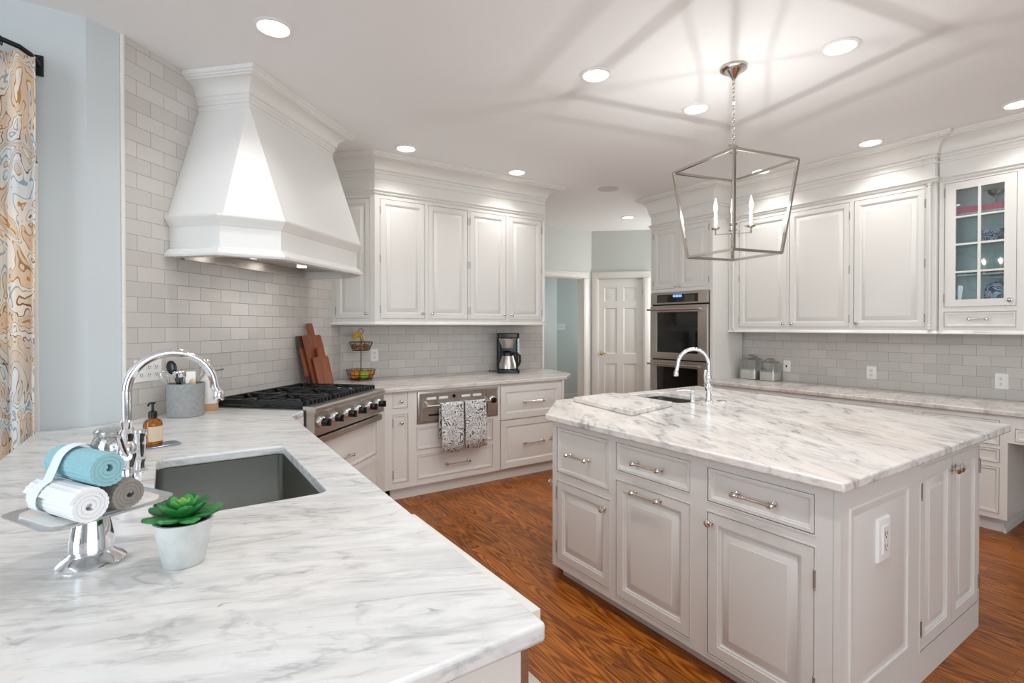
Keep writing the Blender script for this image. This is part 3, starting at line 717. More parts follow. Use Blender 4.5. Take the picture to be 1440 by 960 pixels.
mb = MB(); mb.sweep(path, [(0,.0),(.020,.0),(.022,.008),(.016,.016),(.006,.022),(0,.03)]); mb.build('light_rail', 'cabinet_paint', UB, smooth=.32)
door(UB, .04,.375,1.478-zz,2.545-zz, 'cabinet_paint', MA, kn=(.345,.10,.014), hg='L')
for i, h in enumerate(HU):
    lft = i in (0, 2)
    door(UB, *h, 'cabinet_paint', None, kn=((h[1]-.03) if lft else (h[0]+.03), .105, .014), hg='L' if lft else 'R', hz=(.14,.59,1.02))
COLP = lambda z0, z1: [(.016,z0),(.016,z0+.012),(.011,z0+.018),(.015,z0+.03),(.010,z0+.045),(.0115,z0+.09),(.011,z1-.09),(.010,z1-.05),(.015,z1-.035),(.011,z1-.022),(.017,z1-.014),(.017,z1)]
mb = MB(); mb.lathe(COLP(.035, 2.572-zz), 12, (W-.018, -.004, 0)); mb.build('colonette', 'cabinet_paint', UB)

# back base cabinets --------------------------------------------------------
BB = thing('base_cabinet', 'white base cabinet holding the warming drawer beside the rangetop', 'cabinet', (1.44, 3.96, 0))
CP = 'cabinet_paint'
mb = MB(); HB = [(.066,.188,.747,.88),(.066,.195,.150,.700),(.27,1.0,.39,.575),(.275,.998,.148,.347),(.27,1.055,.602,.866)]
face(mb, .0, 1.078, .10, .879, HB)
mb.box(.06, .05, 0, 1.078, .07, .10); mb.box(1.06,.022,.1,1.078,.86,.879); mb.box(.0,.022,.1,1.06,.86,.118)
mb.build('body', CP, BB)
door(BB, *HB[0], CP, None, 'drawer', kn=(.132,.804,.015), name='drawer'); door(BB, *HB[1], CP, None, 'drawer', kn=(.135,.632,.015), hg='L')
door(BB, *HB[2], CP, None, 'drawer', name='panel'); door(BB, *HB[3], CP, None, 'drawer', pl=(.64,.242,.25), name='drawer')
WD = thing('warming_drawer', 'stainless built-in warming drawer with a bar handle and black dial', 'oven', (1.715, 3.955, .604))
mb = MB(); mb.panel(0, .775, 0, .262, [(0,-.006),(.012,-.010),(.020,-.010),(.024,-.007)], back=.02); mb.build('frame', 'stainless', WD, bevel=.001)
mb = MB(); mb.panel(.026, .650, .022, .246, [(0,-.016),(.003,-.02)], back=-.005); dr = mb.build('front', 'stainless', WD)
mb = MB(); mb.panel(.656, .752, .022, .246, [(0,-.016),(.003,-.02)], back=-.005); mb.build('control_panel', 'stainless', WD)
mb = MB()
for xx in (.115,.225,.44,.55): mb.box(xx-.042,-.0215,.196,xx+.042,-.0195,.216)
mb.build('vent_slot', 'white_plastic', dr)
mb = MB(); mb.lathe([(.016,.0195),(.014,.023)], 14, (.325,0,.212), 'y'); mb.box(.09,-.0215,.06,.20,-.0195,.075); mb.build('badge', 'black_plastic', dr)
mb = MB(); mb.tube([(.045,-.075,.148),(.66,-.075,.148)], .011)
for xx in (.06, .63): mb.loft([[(xx-.012,-.019,.13),(xx+.012,-.019,.13),(xx+.012,-.019,.185),(xx-.012,-.019,.185)],[(xx-.008,-.08,.14),(xx+.008,-.08,.14),(xx+.008,-.08,.158),(xx-.008,-.08,.158)]])
mb.build('handle', 'stainless', dr)
mb = MB(); mb.lathe([(.034,.0195),(.034,.026),(.028,.03)], 22, (.712,0,.148), 'y'); kb = mb.build('dial_ring', 'chrome', WD)
mb = MB(); mb.lathe([(.026,.028),(.026,.04),(.022,.056),(.001,.058)], 20, (.712,0,.148), 'y'); mb.build('dial', 'black_plastic', kb)
# two towels over the bar
for k, (x0, lb) in enumerate(((1.885,'left of two charcoal paisley dish towels on the warming drawer bar'), (2.108,'right of two charcoal paisley dish towels on the warming drawer bar'))):
    mb = MB(); n = 14; rows = []
    zb = .752; yb = 3.955-.075; wdt = .205; drop = .385-(k*.01)
    prof = [(.019, zb-.28), (.017, zb-.05)]+[(.017*math.cos(a), zb+.017*math.sin(a)) for a in [i*PI/6 for i in range(7)]]+[(-.019, zb-.05), (-.026, zb-.15), (-.029, zb-.28), (-.027, zb-drop)]
    outer = []
    for dy, z in prof:
        rows.append([(x0+wdt*i/n+.012*(zb-z)*(i/n-.3), yb+dy+.004*math.sin(i*1.1+k)*(min(1, max(0, (zb-z)*4))), z-(.010*math.sin(PI*i/n) if z < zb-.3 else 0)) for i in range(n+1)])
    mb.loft(rows, False, False, closed=False)
    o = mb.build('dish_towel', 'paisley_charcoal', smooth=1.2); sd = o.modifiers.new('thick', 'SOLIDIFY'); sd.thickness = .006; sd.offset = 1
    tag(o, lb, 'towel', 'paisley towels on the warming drawer')
DC = thing('drawer_cabinet', 'white cabinet of two deep drawers below the coffee maker', 'cabinet', (2.52, 3.96, 0))
mb = MB(); mb.box(.0, .018, .10, .73, .62, .879); mb.box(.718, -.005, .10, .745, .2, .879); mb.box(.0,.05,0,.72,.07,.10); mb.box(.705,.05,0,.72,.62,.10)
mb.box(.73,.02,.0,.745,.24,.879); mb.build('body', CP, DC)
door(DC, .004,.716,.553,.862, CP, T(0,-.004,0), 'bold', pl=(.365,.707,.25), name='drawer', fw=.075); door(DC, .004,.716,.105,.548, CP, T(0,-.004,0), 'bold', pl=(.365,.322,.25), name='drawer', fw=.075)

# ------------------------------------------------------------------ right wall : tall oven cabinet
TY0, TY1, TX = 3.365, 4.20, 4.80
TC = thing('oven_cabinet', 'tall white cabinet with two upper doors housing the double oven', 'cabinet', (TX, TY1, 0), -PI/2)
TW = TY1-TY0
mb = MB(); HT = [(.035,.395,1.84,2.53),(.405,.79,1.84,2.53),(.02,TW-.03,.30,1.80)]
face(mb, 0, TW, .0, 2.905, HT[:2]+[HT[2]], bead=False)
mb.box(0, .022, 0, .02, .545, 2.905); mb.box(TW-.02, .022, 0, TW, .545, 2.905); mb.build('body', CP, TC)
path = [(0,.545),(0,0),(TW,0),(TW,.30)]
mb = MB(); mb.sweep(path, CROWN(2.70, ZC, .13)); mb.build('crown', CP, TC, smooth=.32)
mb = MB(); mb.sweep(path, BEAD(2.56, 2.60)); mb.build('frieze_bead', CP, TC, smooth=.32)
door(TC, *HT[0], CP, None, kn=(.37,1.862,.012), hg='L'); door(TC, *HT[1], CP, None, kn=(.43,1.862,.012), hg='R')
OV = thing('double_oven', 'stainless double wall oven with dark glass doors and a blue display', 'oven', (TX-.004, TY1-.025, .30), -PI/2)
OW = TW-.06
mb = MB(); mb.box(.004, .0, .004, OW-.004, .5, 1.49); mb.build('case', 'black_metal', OV)
mb = MB(); mb.box(0, -.03, 1.36, OW, .0, 1.488); cpn = mb.build('control_panel', 'oven_steel', OV, bevel=.003)
mb = MB(); mb.box(.10, -.032, 1.378, OW-.12, -.0295, 1.468); cg = mb.build('control_glass', 'dark_glass', cpn)
mb = MB(); mb.box(.325, -.0335, 1.435, .445, -.0315, 1.462); mb.build('display', 'oven_display', cpn)
mb = MB()
for r_ in range(4):
    for c_ in range(5):
        for bx in (.125, .49): mb.box(bx+c_*.027, -.0335, 1.388+r_*.019, bx+.010+c_*.027, -.0315, 1.394+r_*.019)
mb.build('keypad', 'nickel', cpn)
for z0, z1 in ((.735, 1.345), (.10, .720)):
    mb = MB(); mb.plate(0, OW, z0, z1, [(.10, OW-.12, z0+.075, z1-.075)], -.035, 0); od = mb.build('door', 'oven_steel', OV, bevel=.003)
    mb = MB(); mb.box(.095, -.030, z0+.07, OW-.115, -.022, z1-.07); mb.build('glass', 'dark_glass', od)
    mb = MB(); mb.tube([(.0, -.085, z1-.045), (OW-.07, -.085, z1-.045)], .012)
    for xx in (.03, OW-.09): mb.bar((xx, -.034, z1-.045), (xx, -.085, z1-.045), .02)
    mb.build('handle', 'stainless', od)
mb = MB(); mb.box(.0,-.02,.0,OW,0,.09); mb.build('lower_trim', 'oven_steel', OV)

# right wall cupboards ------------------------------------------------------
RX = 5.08; RY = 3.36
RU = thing('upper_cabinet', 'white wall cabinet with three wide doors right of the ovens', 'cabinet', (RX, RY, 1.345), -PI/2)
z0 = 1.345; Wd = RY-1.545
mb = MB(); HQ = [(.120,.63,.055,1.17),(.655,1.190,.055,1.17),(1.225,1.743,.055,1.17)]
face(mb, 0, Wd, 0, 2.905-z0, HQ); mb.box(0,.022,0,Wd,.276,.03); mb.box(Wd-.02,.022,0,Wd,.276,2.905-z0); mb.box(0,.022,0,.02,.276,2.905-z0)
mb.box(Wd-.075,-.012,1.22,Wd-.005,0,1.42)
mb.build('body', CP, RU)
path = [(0,0),(Wd-.085,0),(Wd-.085,-.014),(Wd,-.014),(Wd,.276)]
mb = MB(); mb.sweep(path, CROWN(2.745-z0, ZC-z0, .125)); mb.sweep(path, [(0,2.70-z0),(.006,2.703-z0),(.008,2.713-z0),(.004,2.72-z0),(0,2.723-z0)]); mb.build('crown', CP, RU, smooth=.32)
mb = MB(); mb.sweep(path, BEAD(2.545-z0, 2.585-z0)); mb.build('frieze_bead', CP, RU, smooth=.32)
mb = MB(); mb.sweep([(0,0),(Wd,0),(Wd,.276)], [(0,0),(.018,0),(.020,.008),(.014,.016),(.006,.022),(0,.03)]); mb.build('light_rail', CP, RU, smooth=.32)
for i, h in enumerate(HQ):
    door(RU, *h, CP, None, kn=((h[1]-.03) if i == 0 else (h[0]+.03), .09, .015), hg='L' if i == 0 else 'R', hz=(.13,.57,1.05))
for xx in (Wd-.038, .06):
    mb = MB(); mb.lathe(COLP(.035, 1.20), 14, (xx, -.012, 0)); mb.build('colonette', CP, RU)
# glazed cabinet
GX = 5.125; GY = 1.54; GW = 1.40
GC = thing('display_cabinet', 'white glazed wall cabinet with china and a small drawer below', 'cabinet', (GX, GY, z0), -PI/2)
mb = MB(); g0 = [(.035,.455,.213,1.185),(.035,.455,.055,.175),(.52,.94,.213,1.185),(.52,.94,.055,.175)]
mb.plate(0, GW, 0, 2.905-z0, g0, 0, .022)
for h in g0: mb.rim(*h, .005, -.0025, .004)
mb.box(0,.022,0,.02,.232,2.905-z0); mb.box(.475,.022,0,.50,.232,1.25); mb.box(GW-.02,.022,0,GW,.232,2.905-z0); mb.box(0,.022,0,GW,.232,.03)
mb.build('body', CP, GC)
mb = MB(); mb.box(.021,.224,.195,.474,.230,1.22); mb.box(.021,.022,.19,.474,.230,.205)
for z in (.455,.70,.93): mb.box(.021,.045,z,.474,.225,z+.012)
mb.box(.021,.022,1.215,.474,.23,1.225); mb.box(.501,.224,.195,.96,.230,1.22); mb.box(.501,.022,.19,.96,.230,.205)
mb.build('interior', 'cabinet_interior', GC)
path = [(0,0),(GW,0)]
mb = MB(); mb.sweep(path, CROWN(2.745-z0, ZC-z0, .125)); mb.sweep(path, [(0,2.70-z0),(.006,2.703-z0),(.008,2.713-z0),(.004,2.72-z0),(0,2.723-z0)]); mb.build('crown', CP, GC, smooth=.32)
mb = MB(); mb.sweep(path, BEAD(2.545-z0, 2.585-z0)); mb.build('frieze_bead', CP, GC, smooth=.32)
mb = MB(); mb.sweep(path, [(0,0),(.018,0),(.020,.008),(.014,.016),(.006,.022),(0,.03)]); mb.build('light_rail', CP, GC, smooth=.32)
for x0, x1 in ((.035,.455),(.52,.94)):
    a, b, c, d = x0+G, x1-G, .213+G, 1.185-G; fwx = .066; mb = MB()
    pz0, pz1 = .27, 1.125; hx = [(a+fwx, (a+b)/2-.009), ((a+b)/2+.009, b-fwx)]; hz_ = [(pz0+i*(pz1-pz0)/4+(.007 if i else 0), pz0+(i+1)*(pz1-pz0)/4-(.007 if i < 3 else 0)) for i in range(4)]
    mb.plate(a, b, c, d, [(u0,u1,v0,v1) for u0,u1 in hx for v0,v1 in hz_], 0, .02)
    dg = mb.build('glass_door', CP, GC)
    mb = MB(); mb.box(a+.05, .008, pz0-.01, b-.05, .011, pz1+.01); mb.build('pane', 'pane_glass', dg)
    knob(dg, b-.03, .255, .017, mat='chrome'); hinges(dg, x0, .213, 1.185)
    door(GC, x0, x1, .055, .175, CP, None, 'drawer', pl=((x0+x1)/2, .118, .12), name='drawer')
# contents of the display cabinet  (world positions inside: x 5.17..5.34, y 1.08..1.50)
def blue_bowl(loc, r, h, name, label, cat, mat='blue_white'):
    mb = MB(); mb.lathe([(r*.45,0),(r*.5,.006),(r*.42,.012),(r*.75,h*.45),(r,h),(r*.97,h),(r*.7,h*.45),(r*.35,.02),(.001,.018)], 28)
    return tag(mb.build(name, mat, M=T(*loc)), label, cat)
zs = [z0+.205, z0+.467, z0+.712, z0+.942]
blue_bowl((5.250, 1.255, zs[2]), .085, .085, 'porcelain_bowl', 'blue and white porcelain bowl on a shelf behind the glass door', 'bowl')
t = thing('porcelain_tureen', 'blue and white lidded porcelain jar at the bottom of the glazed cabinet', 'jar', (5.255, 1.215, zs[0]))
mb = MB(); mb.lathe([(.05,0),(.055,.006),(.045,.015),(.075,.06),(.082,.11),(.076,.150),(.07,.158)], 26); mb.build('body', 'blue_white', t)
mb = MB(); mb.lathe([(.074,.159),(.07,.17),(.04,.19),(.012,.20),(.016,.212),(.001,.218)], 26); mb.build('lid', 'blue_white', t)
mb = MB(); mb.M = T(5.26, 1.225, zs[1]); mb.box(-.05, -.08, .0, .05, .08, .020); tag(mb.build('red_book', 'red_card', bevel=.002), 'flat dark red book on a glazed cabinet shelf', 'book')
for k, (yy, zz_) in enumerate(((1.40, 0), (1.40, .008), (1.40, .016))):
    mb = MB(); mb.lathe([(.03,0),(.035,.002),(.078,.008),(.08,.011),(.036,.005),(.001,.004)], 24, (5.25, yy, zs[1]+zz_)); tag(mb.build('porcelain_plate', 'blue_white'), 'stacked blue and white plate behind glass, left of the red book', 'plate', 'plates in the glazed cabinet')
mb = MB(); mb.box(5.19, 1.115, zs[3], 5.31, 1.475, zs[3]+.05); tag(mb.build('pink_box', 'pink_card', bevel=.003), 'long flat pink box on the top shelf behind glass', 'box')
mb = MB(); mb.lathe([(.03,0),(.028,.003),(.004,.008),(.004,.045),(.02,.06),(.042,.075),(.05,.105),(.049,.105),(.04,.077),(.001,.06)], 22, (5.25,1.23,zs[3]+.0505)); tag(mb.build('stemmed_glass', 'jar_glass'), 'stemmed glass dish standing on the pink box', 'glass')
# base run, desk ------------------------------------------------------------
BX = 4.69
RB = thing('desk_cabinet', 'white base cabinets and desk knee space below the right wall top', 'cabinet', (BX, 3.36, 0), -PI/2)
D0 = 3.36-1.03                                # local x of the knee-space edge
def ly(y): return 3.36-y
mb = MB(); hl = []
for a, b in ((.04,.62),(.66,1.24),(1.28,1.80)): hl += [(a, b, .64, .77), (a, b, .13, .60)]
hl += [(1.86, 2.29, .70, .77), (1.86, 2.29, .60, .685), (1.86, 2.29, .48, .575), (1.86, 2.29, .135, .45)]
face(mb, 0, D0, .10, .807, hl)
mb.box(.0,.06,0,D0-.03,.655,.0995); mb.box(D0-.02,.022,.10,D0,.655,.807); mb.box(0,.022,.10,.02,.655,.807)
mb.box(D0-.03,.05,0,D0-.015,.66,.03)
mb.build('body', CP, RB)
for i, h in enumerate(hl):
    dr_ = h[3]-h[2] < .2
    door(RB, *h, CP, None, 'drawer', pl=(((h[0]+h[1])/2, (h[2]+h[3])/2, .14) if dr_ else None), kn=(None if dr_ else (h[0]+.04, h[3]-.05)), name='drawer' if dr_ else 'door')
mb = MB(); mb.plate(D0, D0+.70, .625, .807, [(D0+.035, D0+.66, .64, .725)], .0, .022); ap = mb.build('apron', CP, RB)
door(RB, D0+.035, D0+.66, .64, .725, CP, None, 'drawer', name='drawer')
mb = MB(); mb.box(D0+.70,.0,0,D0+.9,.655,.807); mb.build('end_cabinet', CP, RB)

# ------------------------------------------------------------------ lantern pendant
PX, PY = 2.745, 1.79
LN = thing('lantern_pendant', 'square open nickel lantern with four candle bulbs above the island', 'pendant lamp', (PX, PY, 1.80), math.radians(-11.2))
mb = MB(); mb.lathe([(.070,1.109),(.074,1.106),(.074,1.094),(.066,1.088),(.050,1.087),(.046,1.080),(.016,1.046),(.010,1.036),(.001,1.034)], 28); mb.build('canopy', 'nickel', LN)
mb = MB(); zt_, zb_ = 1.035, .665; n = 15
for i in range(n):
    zc = zt_-(i+.5)*(zt_-zb_)/n; hh = (zt_-zb_)/n*.62; pts = []
    for k in range(12):
        a = 2*PI*k/12; u = .0075*math.cos(a); v = hh*math.sin(a)
        pts.append((u, 0, zc+v) if i % 2 else (0, u, zc+v))
    mb.tube(pts, .0022, 6, closed=True)
mb.build('chain', 'nickel', LN)
A, B = .235, .178                             # half widths at top and bottom
ZT, ZB = .535, .02
mb = MB(); q = .014
tc_ = [(-A,-A,ZT),(A,-A,ZT),(A,A,ZT),(-A,A,ZT)]; bc = [(-B,-B,ZB),(B,-B,ZB),(B,B,ZB),(-B,B,ZB)]
for i in range(4):
    mb.bar(tc_[i], tc_[(i+1)%4], q); mb.bar(bc[i], bc[(i+1)%4], q); mb.bar(bc[i], tc_[i], q)
    if i % 2 == 0: mb.bar(tc_[i], (0,0,.60), q*.8)
mb.bar((0,0,.61),(0,0,.14), .010)
mb.bar((-.022,0,.61),(.022,0,.61), .008); mb.bar((-.022,0,.61),(-.030,0,.655), .008); mb.bar((.022,0,.61),(.030,0,.655), .008); mb.bar((-.032,0,.655),(.032,0,.655), .008)
mb.build('frame', 'nickel', LN)
mb = MB(); R4 = .095
for k in range(4):
    a = PI/2*k+PI/4; c_, s_ = math.cos(a), math.sin(a)
    mb.bar((0,0,.145),(R4*c_,R4*s_,.145), .006); mb.bar((R4*c_,R4*s_,.142),(R4*c_,R4*s_,.178), .006)
    mb.lathe([(.006,.172),(.022,.178),(.026,.184),(.024,.184),(.008,.180)], 16, (R4*c_,R4*s_,0))
mb.lathe([(.012,.14),(.016,.15),(.012,.16)], 14); mb.build('candle_arms', 'nickel', LN)
for k in range(4):
    a = PI/2*k+PI/4; x, y = R4*math.cos(a), R4*math.sin(a)
    mb = MB(); mb.lathe([(.0095,.181),(.0095,.275),(.007,.278)], 14, (x,y,0)); cd_ = mb.build('candle_sleeve', 'white_plastic', LN)
    mb = MB(); mb.lathe([(.006,.279),(.011,.292),(.0125,.303),(.009,.325),(.003,.352),(.0005,.36)], 12, (x,y,0)); bu = mb.build('bulb', 'bulb_glass', cd_)
    mb = MB(); mb.lathe([(.001,.299),(.0038,.301),(.0038,.309),(.001,.311)], 10, (x,y,0)); mb.build('filament', 'bulb_glow', LN)
    d = bpy.data.lights.new('bulb_light', 'POINT'); d.energy = BULB_W; d.shadow_soft_size = .006; d.color = (1,.99,.98)
    ob = bpy.data.objects.new('bulb_light', d); COL.objects.link(ob); ob.parent = LN; ob.location = (x, y, .322)

# ------------------------------------------------------------------ recessed lights
LIGHTS = [(.459,2.844,'recessed ceiling light nearest the range hood and tiled wall'),
 (1.696,4.143,'recessed ceiling light in front of the left end of the back cabinets'),
 (2.856,4.179,'recessed ceiling light in front of the right end of the back cabinets'),
 (2.146,2.304,'recessed ceiling light left of the lantern canopy, largest over the room centre'),
 (3.052,2.274,'recessed ceiling light just behind the lantern chain on its left'),
 (3.023,1.343,'recessed ceiling light right of the lantern canopy'),
 (4.80,1.90,'recessed ceiling light before the crown above the third wide cupboard door'),
 (4.80,2.84,'recessed ceiling light seen through the top of the lantern'),
 (5.30,5.05,'farthest recessed ceiling light, before the white six-panel door'),
 (4.80,1.01,'recessed ceiling light at the right edge before the glazed cabinet')]
for x, y, lb in LIGHTS:
    t = thing('recessed_light', lb, 'ceiling light', (x, y, ZC), 0, 'recessed ceiling lights')
    mb = MB(); mb.lathe([(.094,-.0005),(.095,-.004),(.088,-.008),(.078,-.009),(.074,-.006),(.074,-.0005)], 32, cap=False); mb.build('trim_ring', 'white_plastic', t)
    mb = MB(); mb.lathe([(.0005,-.0055),(.0735,-.0045)], 32, cap=True); mb.build('lens', 'lamp_lens', t)
    d = bpy.data.lights.new('downlight', 'AREA'); d.shape = 'DISK'; d.size = .14; d.energy = SPOT_W; d.color = (.98,.98,.98); d.spread = math.radians(118)
    ob = bpy.data.objects.new('downlight', d); COL.objects.link(ob); ob.parent = t; ob.location = (0,0,-.014)
mb = MB(); mb.lathe([(.0005,-.006),(.105,-.006),(.112,-.004),(.115,-.0005)], 32, (4.03,4.13,ZC)); tag(mb.build('ceiling_speaker', 'speaker_mesh'), 'flat round speaker grille in the ceiling beyond the lantern', 'speaker')

# ------------------------------------------------------------------ faucets
def goose(path_fn, n=18): return [path_fn(i/n) for i in range(n+1)]
def faucet(name, label, loc, rz, H, reach, r, spout_drop, body=1.0):
    t = thing(name, label, 'faucet', loc, rz)
    mb = MB(); b_ = body
    mb.lathe([(.030*b_,0),(.030*b_,.006),(.022*b_,.012),(.017*b_,.03),(.020*b_,.05),(.016*b_,.06),(.022*b_,.085),(.026*b_,.10),(.024*b_,.125),(.016*b_,.14),(.019*b_,.15),(.021*b_,.165),(.014*b_,.178),(r*1.25,.20),(r,.205)], 24)
    mb.build('body', 'chrome', t)
    R = reach/2; zc = H-R; pts = [(0,0,.19)]+[(0,0,.19+(zc-.19)*i/4) for i in range(1,4)]
    pts += [(R-R*math.cos(a), 0, zc+R*math.sin(a)) for a in [PI*i/18 for i in range(19)]]
    pts += [(reach+.006, 0, zc-spout_drop*.5), (reach+.012, 0, zc-spout_drop)]
    mb = MB(); mb.tube(pts, r, 16); e = Vector(pts[-1]); mb.lathe([(r*1.1,-.026),(r*1.28,-.022),(r*1.28,.0),(r*1.0,.008)], 16, tuple(e)); mb.build('spout', 'chrome', t)
    return t
F1 = faucet('gooseneck_faucet', 'tall polished chrome gooseneck faucet at the peninsula sink', (-.10, 1.975, .914), math.radians(4), .408, .236, .0135, .02, 1.0)
mb = MB()
mb.lathe([(.012,.0),(.014,.02),(.012,.04)], 14, (0,-.03,.105), 'y'); mb.tube([(0,-.062,.105),(-.01,-.078,.13),(-.02,-.088,.17)], [.007,.008,.006], 10); mb.build('lever', 'chrome', F1)
t = thing('side_sprayer', 'short chrome side sprayer beside the tall peninsula faucet', 'sprayer', (-.075, 2.15, .914))
mb = MB(); mb.lathe([(.026,0),(.026,.005),(.016,.012),(.014,.03),(.018,.045),(.012,.052)], 18); mb.build('base', 'chrome', t)
mb = MB(); mb.lathe([(.011,.052),(.016,.075),(.019,.10),(.017,.118),(.022,.128),(.020,.142),(.001,.146)], 18); mb.build('head', 'chrome', t)
F2 = faucet('gooseneck_faucet', 'small chrome gooseneck faucet at the island prep sink', (2.935, 2.085, .914), math.radians(147), .345, .20, .012, .05, .95)
mb = MB(); mb.lathe([(.011,0),(.013,.018),(.011,.03)], 14, (.0,-.025,.11), 'y'); mb.build('lever_joint', 'chrome', F2)
mb = MB(); mb.lathe([(.006,0),(.010,.02),(.011,.06),(.008,.085),(.003,.092)], 14, (.0,-.052,.115)); o = mb.build('lever', 'white_ceramic', F2); o['label'] = 'white porcelain lever'
t = thing('soap_dispenser', 'low chrome soap pump on the island beside the small faucet', 'soap dispenser', (2.80, 2.105, .914))
mb = MB(); mb.lathe([(.024,0),(.024,.005),(.014,.010),(.013,.04),(.018,.05),(.018,.062),(.012,.068),(.016,.078),(.016,.088),(.001,.092)], 18); mb.build('body', 'chrome', t)
mb = MB(); mb.tube([(0,0,.08),(-.03,.03,.085),(-.065,.065,.083),(-.075,.075,.075)], .0055, 10); mb.build('nozzle', 'chrome', t)
mb = MB(); mb.lathe([(.032,0),(.032,.004),(.026,.007),(.001,.008)], 20, (3.03,2.05,.9142)); tag(mb.build('air_switch', 'nickel'), 'flat round metal button set in the island top by the faucet', 'button')

# ------------------------------------------------------------------ peninsula things
# mercury glass jar
t = thing('silvered_jar', 'squat mercury glass jar standing behind the peninsula faucet', 'jar', (-.16, 2.40, .9142))
mb = MB(); mb.lathe([(.05,0),(.062,.006),(.068,.025),(.068,.065),(.060,.085),(.055,.092)], 28); mb.build('body', 'mercury_glass', t)
mb = MB(); mb.lathe([(.058,.093),(.060,.098),(.060,.110),(.054,.118),(.03,.122),(.001,.123)], 28); mb.build('lid', 'mercury_glass', t)
mb = MB(); mb.M = T(-.025, 2.575, .9142, math.radians(20)); mb.prism(rrect(-.055,-.04,.075,.045,.02), 0, .006); tag(mb.build('soap_tray', 'sponge_tray', bevel=.002), 'small flat metal tray under the amber soap bottle', 'tray')
t = thing('soap_bottle', 'amber glass pump bottle with black pump and pale label', 'bottle', (-.045, 2.582, .9206), math.radians(-20))
mb = MB(); mb.lathe([(.030,0),(.034,.004),(.034,.085),(.030,.098),(.015,.108),(.013,.118)], 26); mb.build('body', 'amber_glass', t)
mb = MB(); mb.lathe([(.016,.112),(.016,.135),(.010,.138),(.005,.142),(.005,.165),(.010,.167),(.010,.175),(.001,.176)], 18); mb.tube([(0,0,.172),(.0,-.03,.173),(.0,-.042,.166)], .0045, 8); mb.build('pump', 'black_plastic', t)
mb = MB(); arc = [(.0346*math.cos(a), .0346*math.sin(a)) for a in [math.radians(-95+i*9) for i in range(12)]]
mb.loft([[(x,y,.018) for x,y in arc],[(x,y,.078) for x,y in arc]], False, False, closed=False); mb.build('label_band', 'paper_label', t)
# utensil crock
CX, CY = cdp(2.45, .175)
t = thing('utensil_crock', 'grey concrete utensil crock on the marble against the tile', 'crock', (CX, CY, .9142))
mb = MB(); mb.lathe([(.085,0),(.089,.003),(.093,.18),(.086,.18),(.083,.02),(.001,.018)], 36); mb.build('pot', 'concrete', t)
def stick(name, label, mat, base, tip, r, extra=None, cat='utensil', mat2=None):
    b0 = Vector(base)+Vector((CX,CY,.9142)); t0 = Vector(tip)+Vector((CX,CY,.9142))
    th = thing(name, label, cat, tuple(b0)); mb = MB(); mb.tube([(0,0,0), tuple(t0-b0)], r, 8); mb.build('handle', mat, th)
    if extra:
        mb = MB(); extra(mb, t0-b0, (t0-b0).normalized()); mb.build('head', mat2 or mat, th)
def spoon_head(sx, sz, th=.004):
    def f(mb, e, d):
        q = Vector((0,0,1)).rotation_difference(d).to_matrix().to_4x4(); mb.M = Matrix.Translation(e+d*sz*.8) @ Matrix.Rotation(-.6,4,'Z') @ q; mb.sphere((0,0,0), 1, 14, (sx, .010, sz)); mb.M = Matrix()
    return f
def whisk_head(L, R):
    def f(mb, e, d):
        q = Vector((0,0,1)).rotation_difference(d).to_matrix().to_4x4(); mb.M = Matrix.Translation(e) @ q
        for k in range(5):
            a = PI*k/5; pts = []
            for i in range(17):
                s = 2*PI*i/16-PI/2; h = L*(1+math.sin(s))/2; rr = R*math.cos(s)*(0.55+.45*math.sin(s)) if True else 0
                pts.append((rr*math.cos(a), rr*math.sin(a), h))
            mb.tube(pts[:-1], .0011, 5, closed=True)
        mb.M = Matrix()
    return f
stick('serving_spoon', 'black plastic spoon standing highest in the concrete crock', 'black_plastic', (.01,.02,.02), (-.055,.03,.235), .006, spoon_head(.030,.040))
stick('ladle', 'steel masher ladle with a ribbed cup in the concrete crock', 'chrome', (-.02,-.01,.02), (-.025,-.02,.21), .006, lambda mb, e, d: mb.lathe([(.032,.0),(.036,.01),(.036,.035),(.033,.035),(.030,.012),(.001,.006)], 18, tuple(e+Vector((0,0,.0)))))
stick('black_spatula', 'dark handled spatula leaning left in the crock', 'black_plastic', (.0,-.03,.02), (-.03,-.05,.20), .006, lambda mb, e, d: mb.box(e.x-.016, e.y-.004, e.z-.01, e.x+.016, e.y+.004, e.z+.04))
stick('whisk', 'wire whisk at the right of the concrete crock', 'chrome', (.02,.0,.02), (.055,.02,.165), .005, whisk_head(.12,.036))
stick('whisk', 'wire whisk leaning left in the concrete crock', 'chrome', (-.01,.03,.02), (-.07,-.015,.155), .005, whisk_head(.11,.034))
stick('turner', 'white slotted turner in the middle of the crock', 'white_plastic', (.01,-.03,.02), (.02,-.04,.185), .005, lambda mb, e, d: mb.box(e.x-.022, e.y-.003, e.z-.005, e.x+.026, e.y+.003, e.z+.06))
stick('wooden_spoon', 'pale wooden spoon low in the crock front', 'wood_spoon', (.02,-.02,.02), (.03,-.05,.165), .005, spoon_head(.018,.024))
# white cruet
BXY = cdp(2.645, .145)
t = thing('oil_bottle', 'white ceramic oil bottle with bare clay foot beside the crock', 'bottle', (*BXY, .9142))
mb = MB(); mb.lathe([(.052,.040),(.054,.05),(.054,.13),(.048,.165),(.034,.19),(.020,.203),(.018,.225)], 30); mb.build('body', 'white_ceramic', t)
mb = MB(); mb.lathe([(.050,0),(.053,.003),(.053,.0405),(.052,.041)], 30); o = mb.build('foot', 'bare_clay', t); o['label'] = 'unglazed tan foot'
mb = MB(); mb.lathe([(.019,.225),(.019,.237),(.006,.24),(.005,.285),(.009,.287),(.008,.297),(.001,.298)], 16); mb.tube([(0,0,.235),(.04,-.03,.235),(.075,-.055,.242)], .005, 8); mb.build('pourer', 'chrome', t)
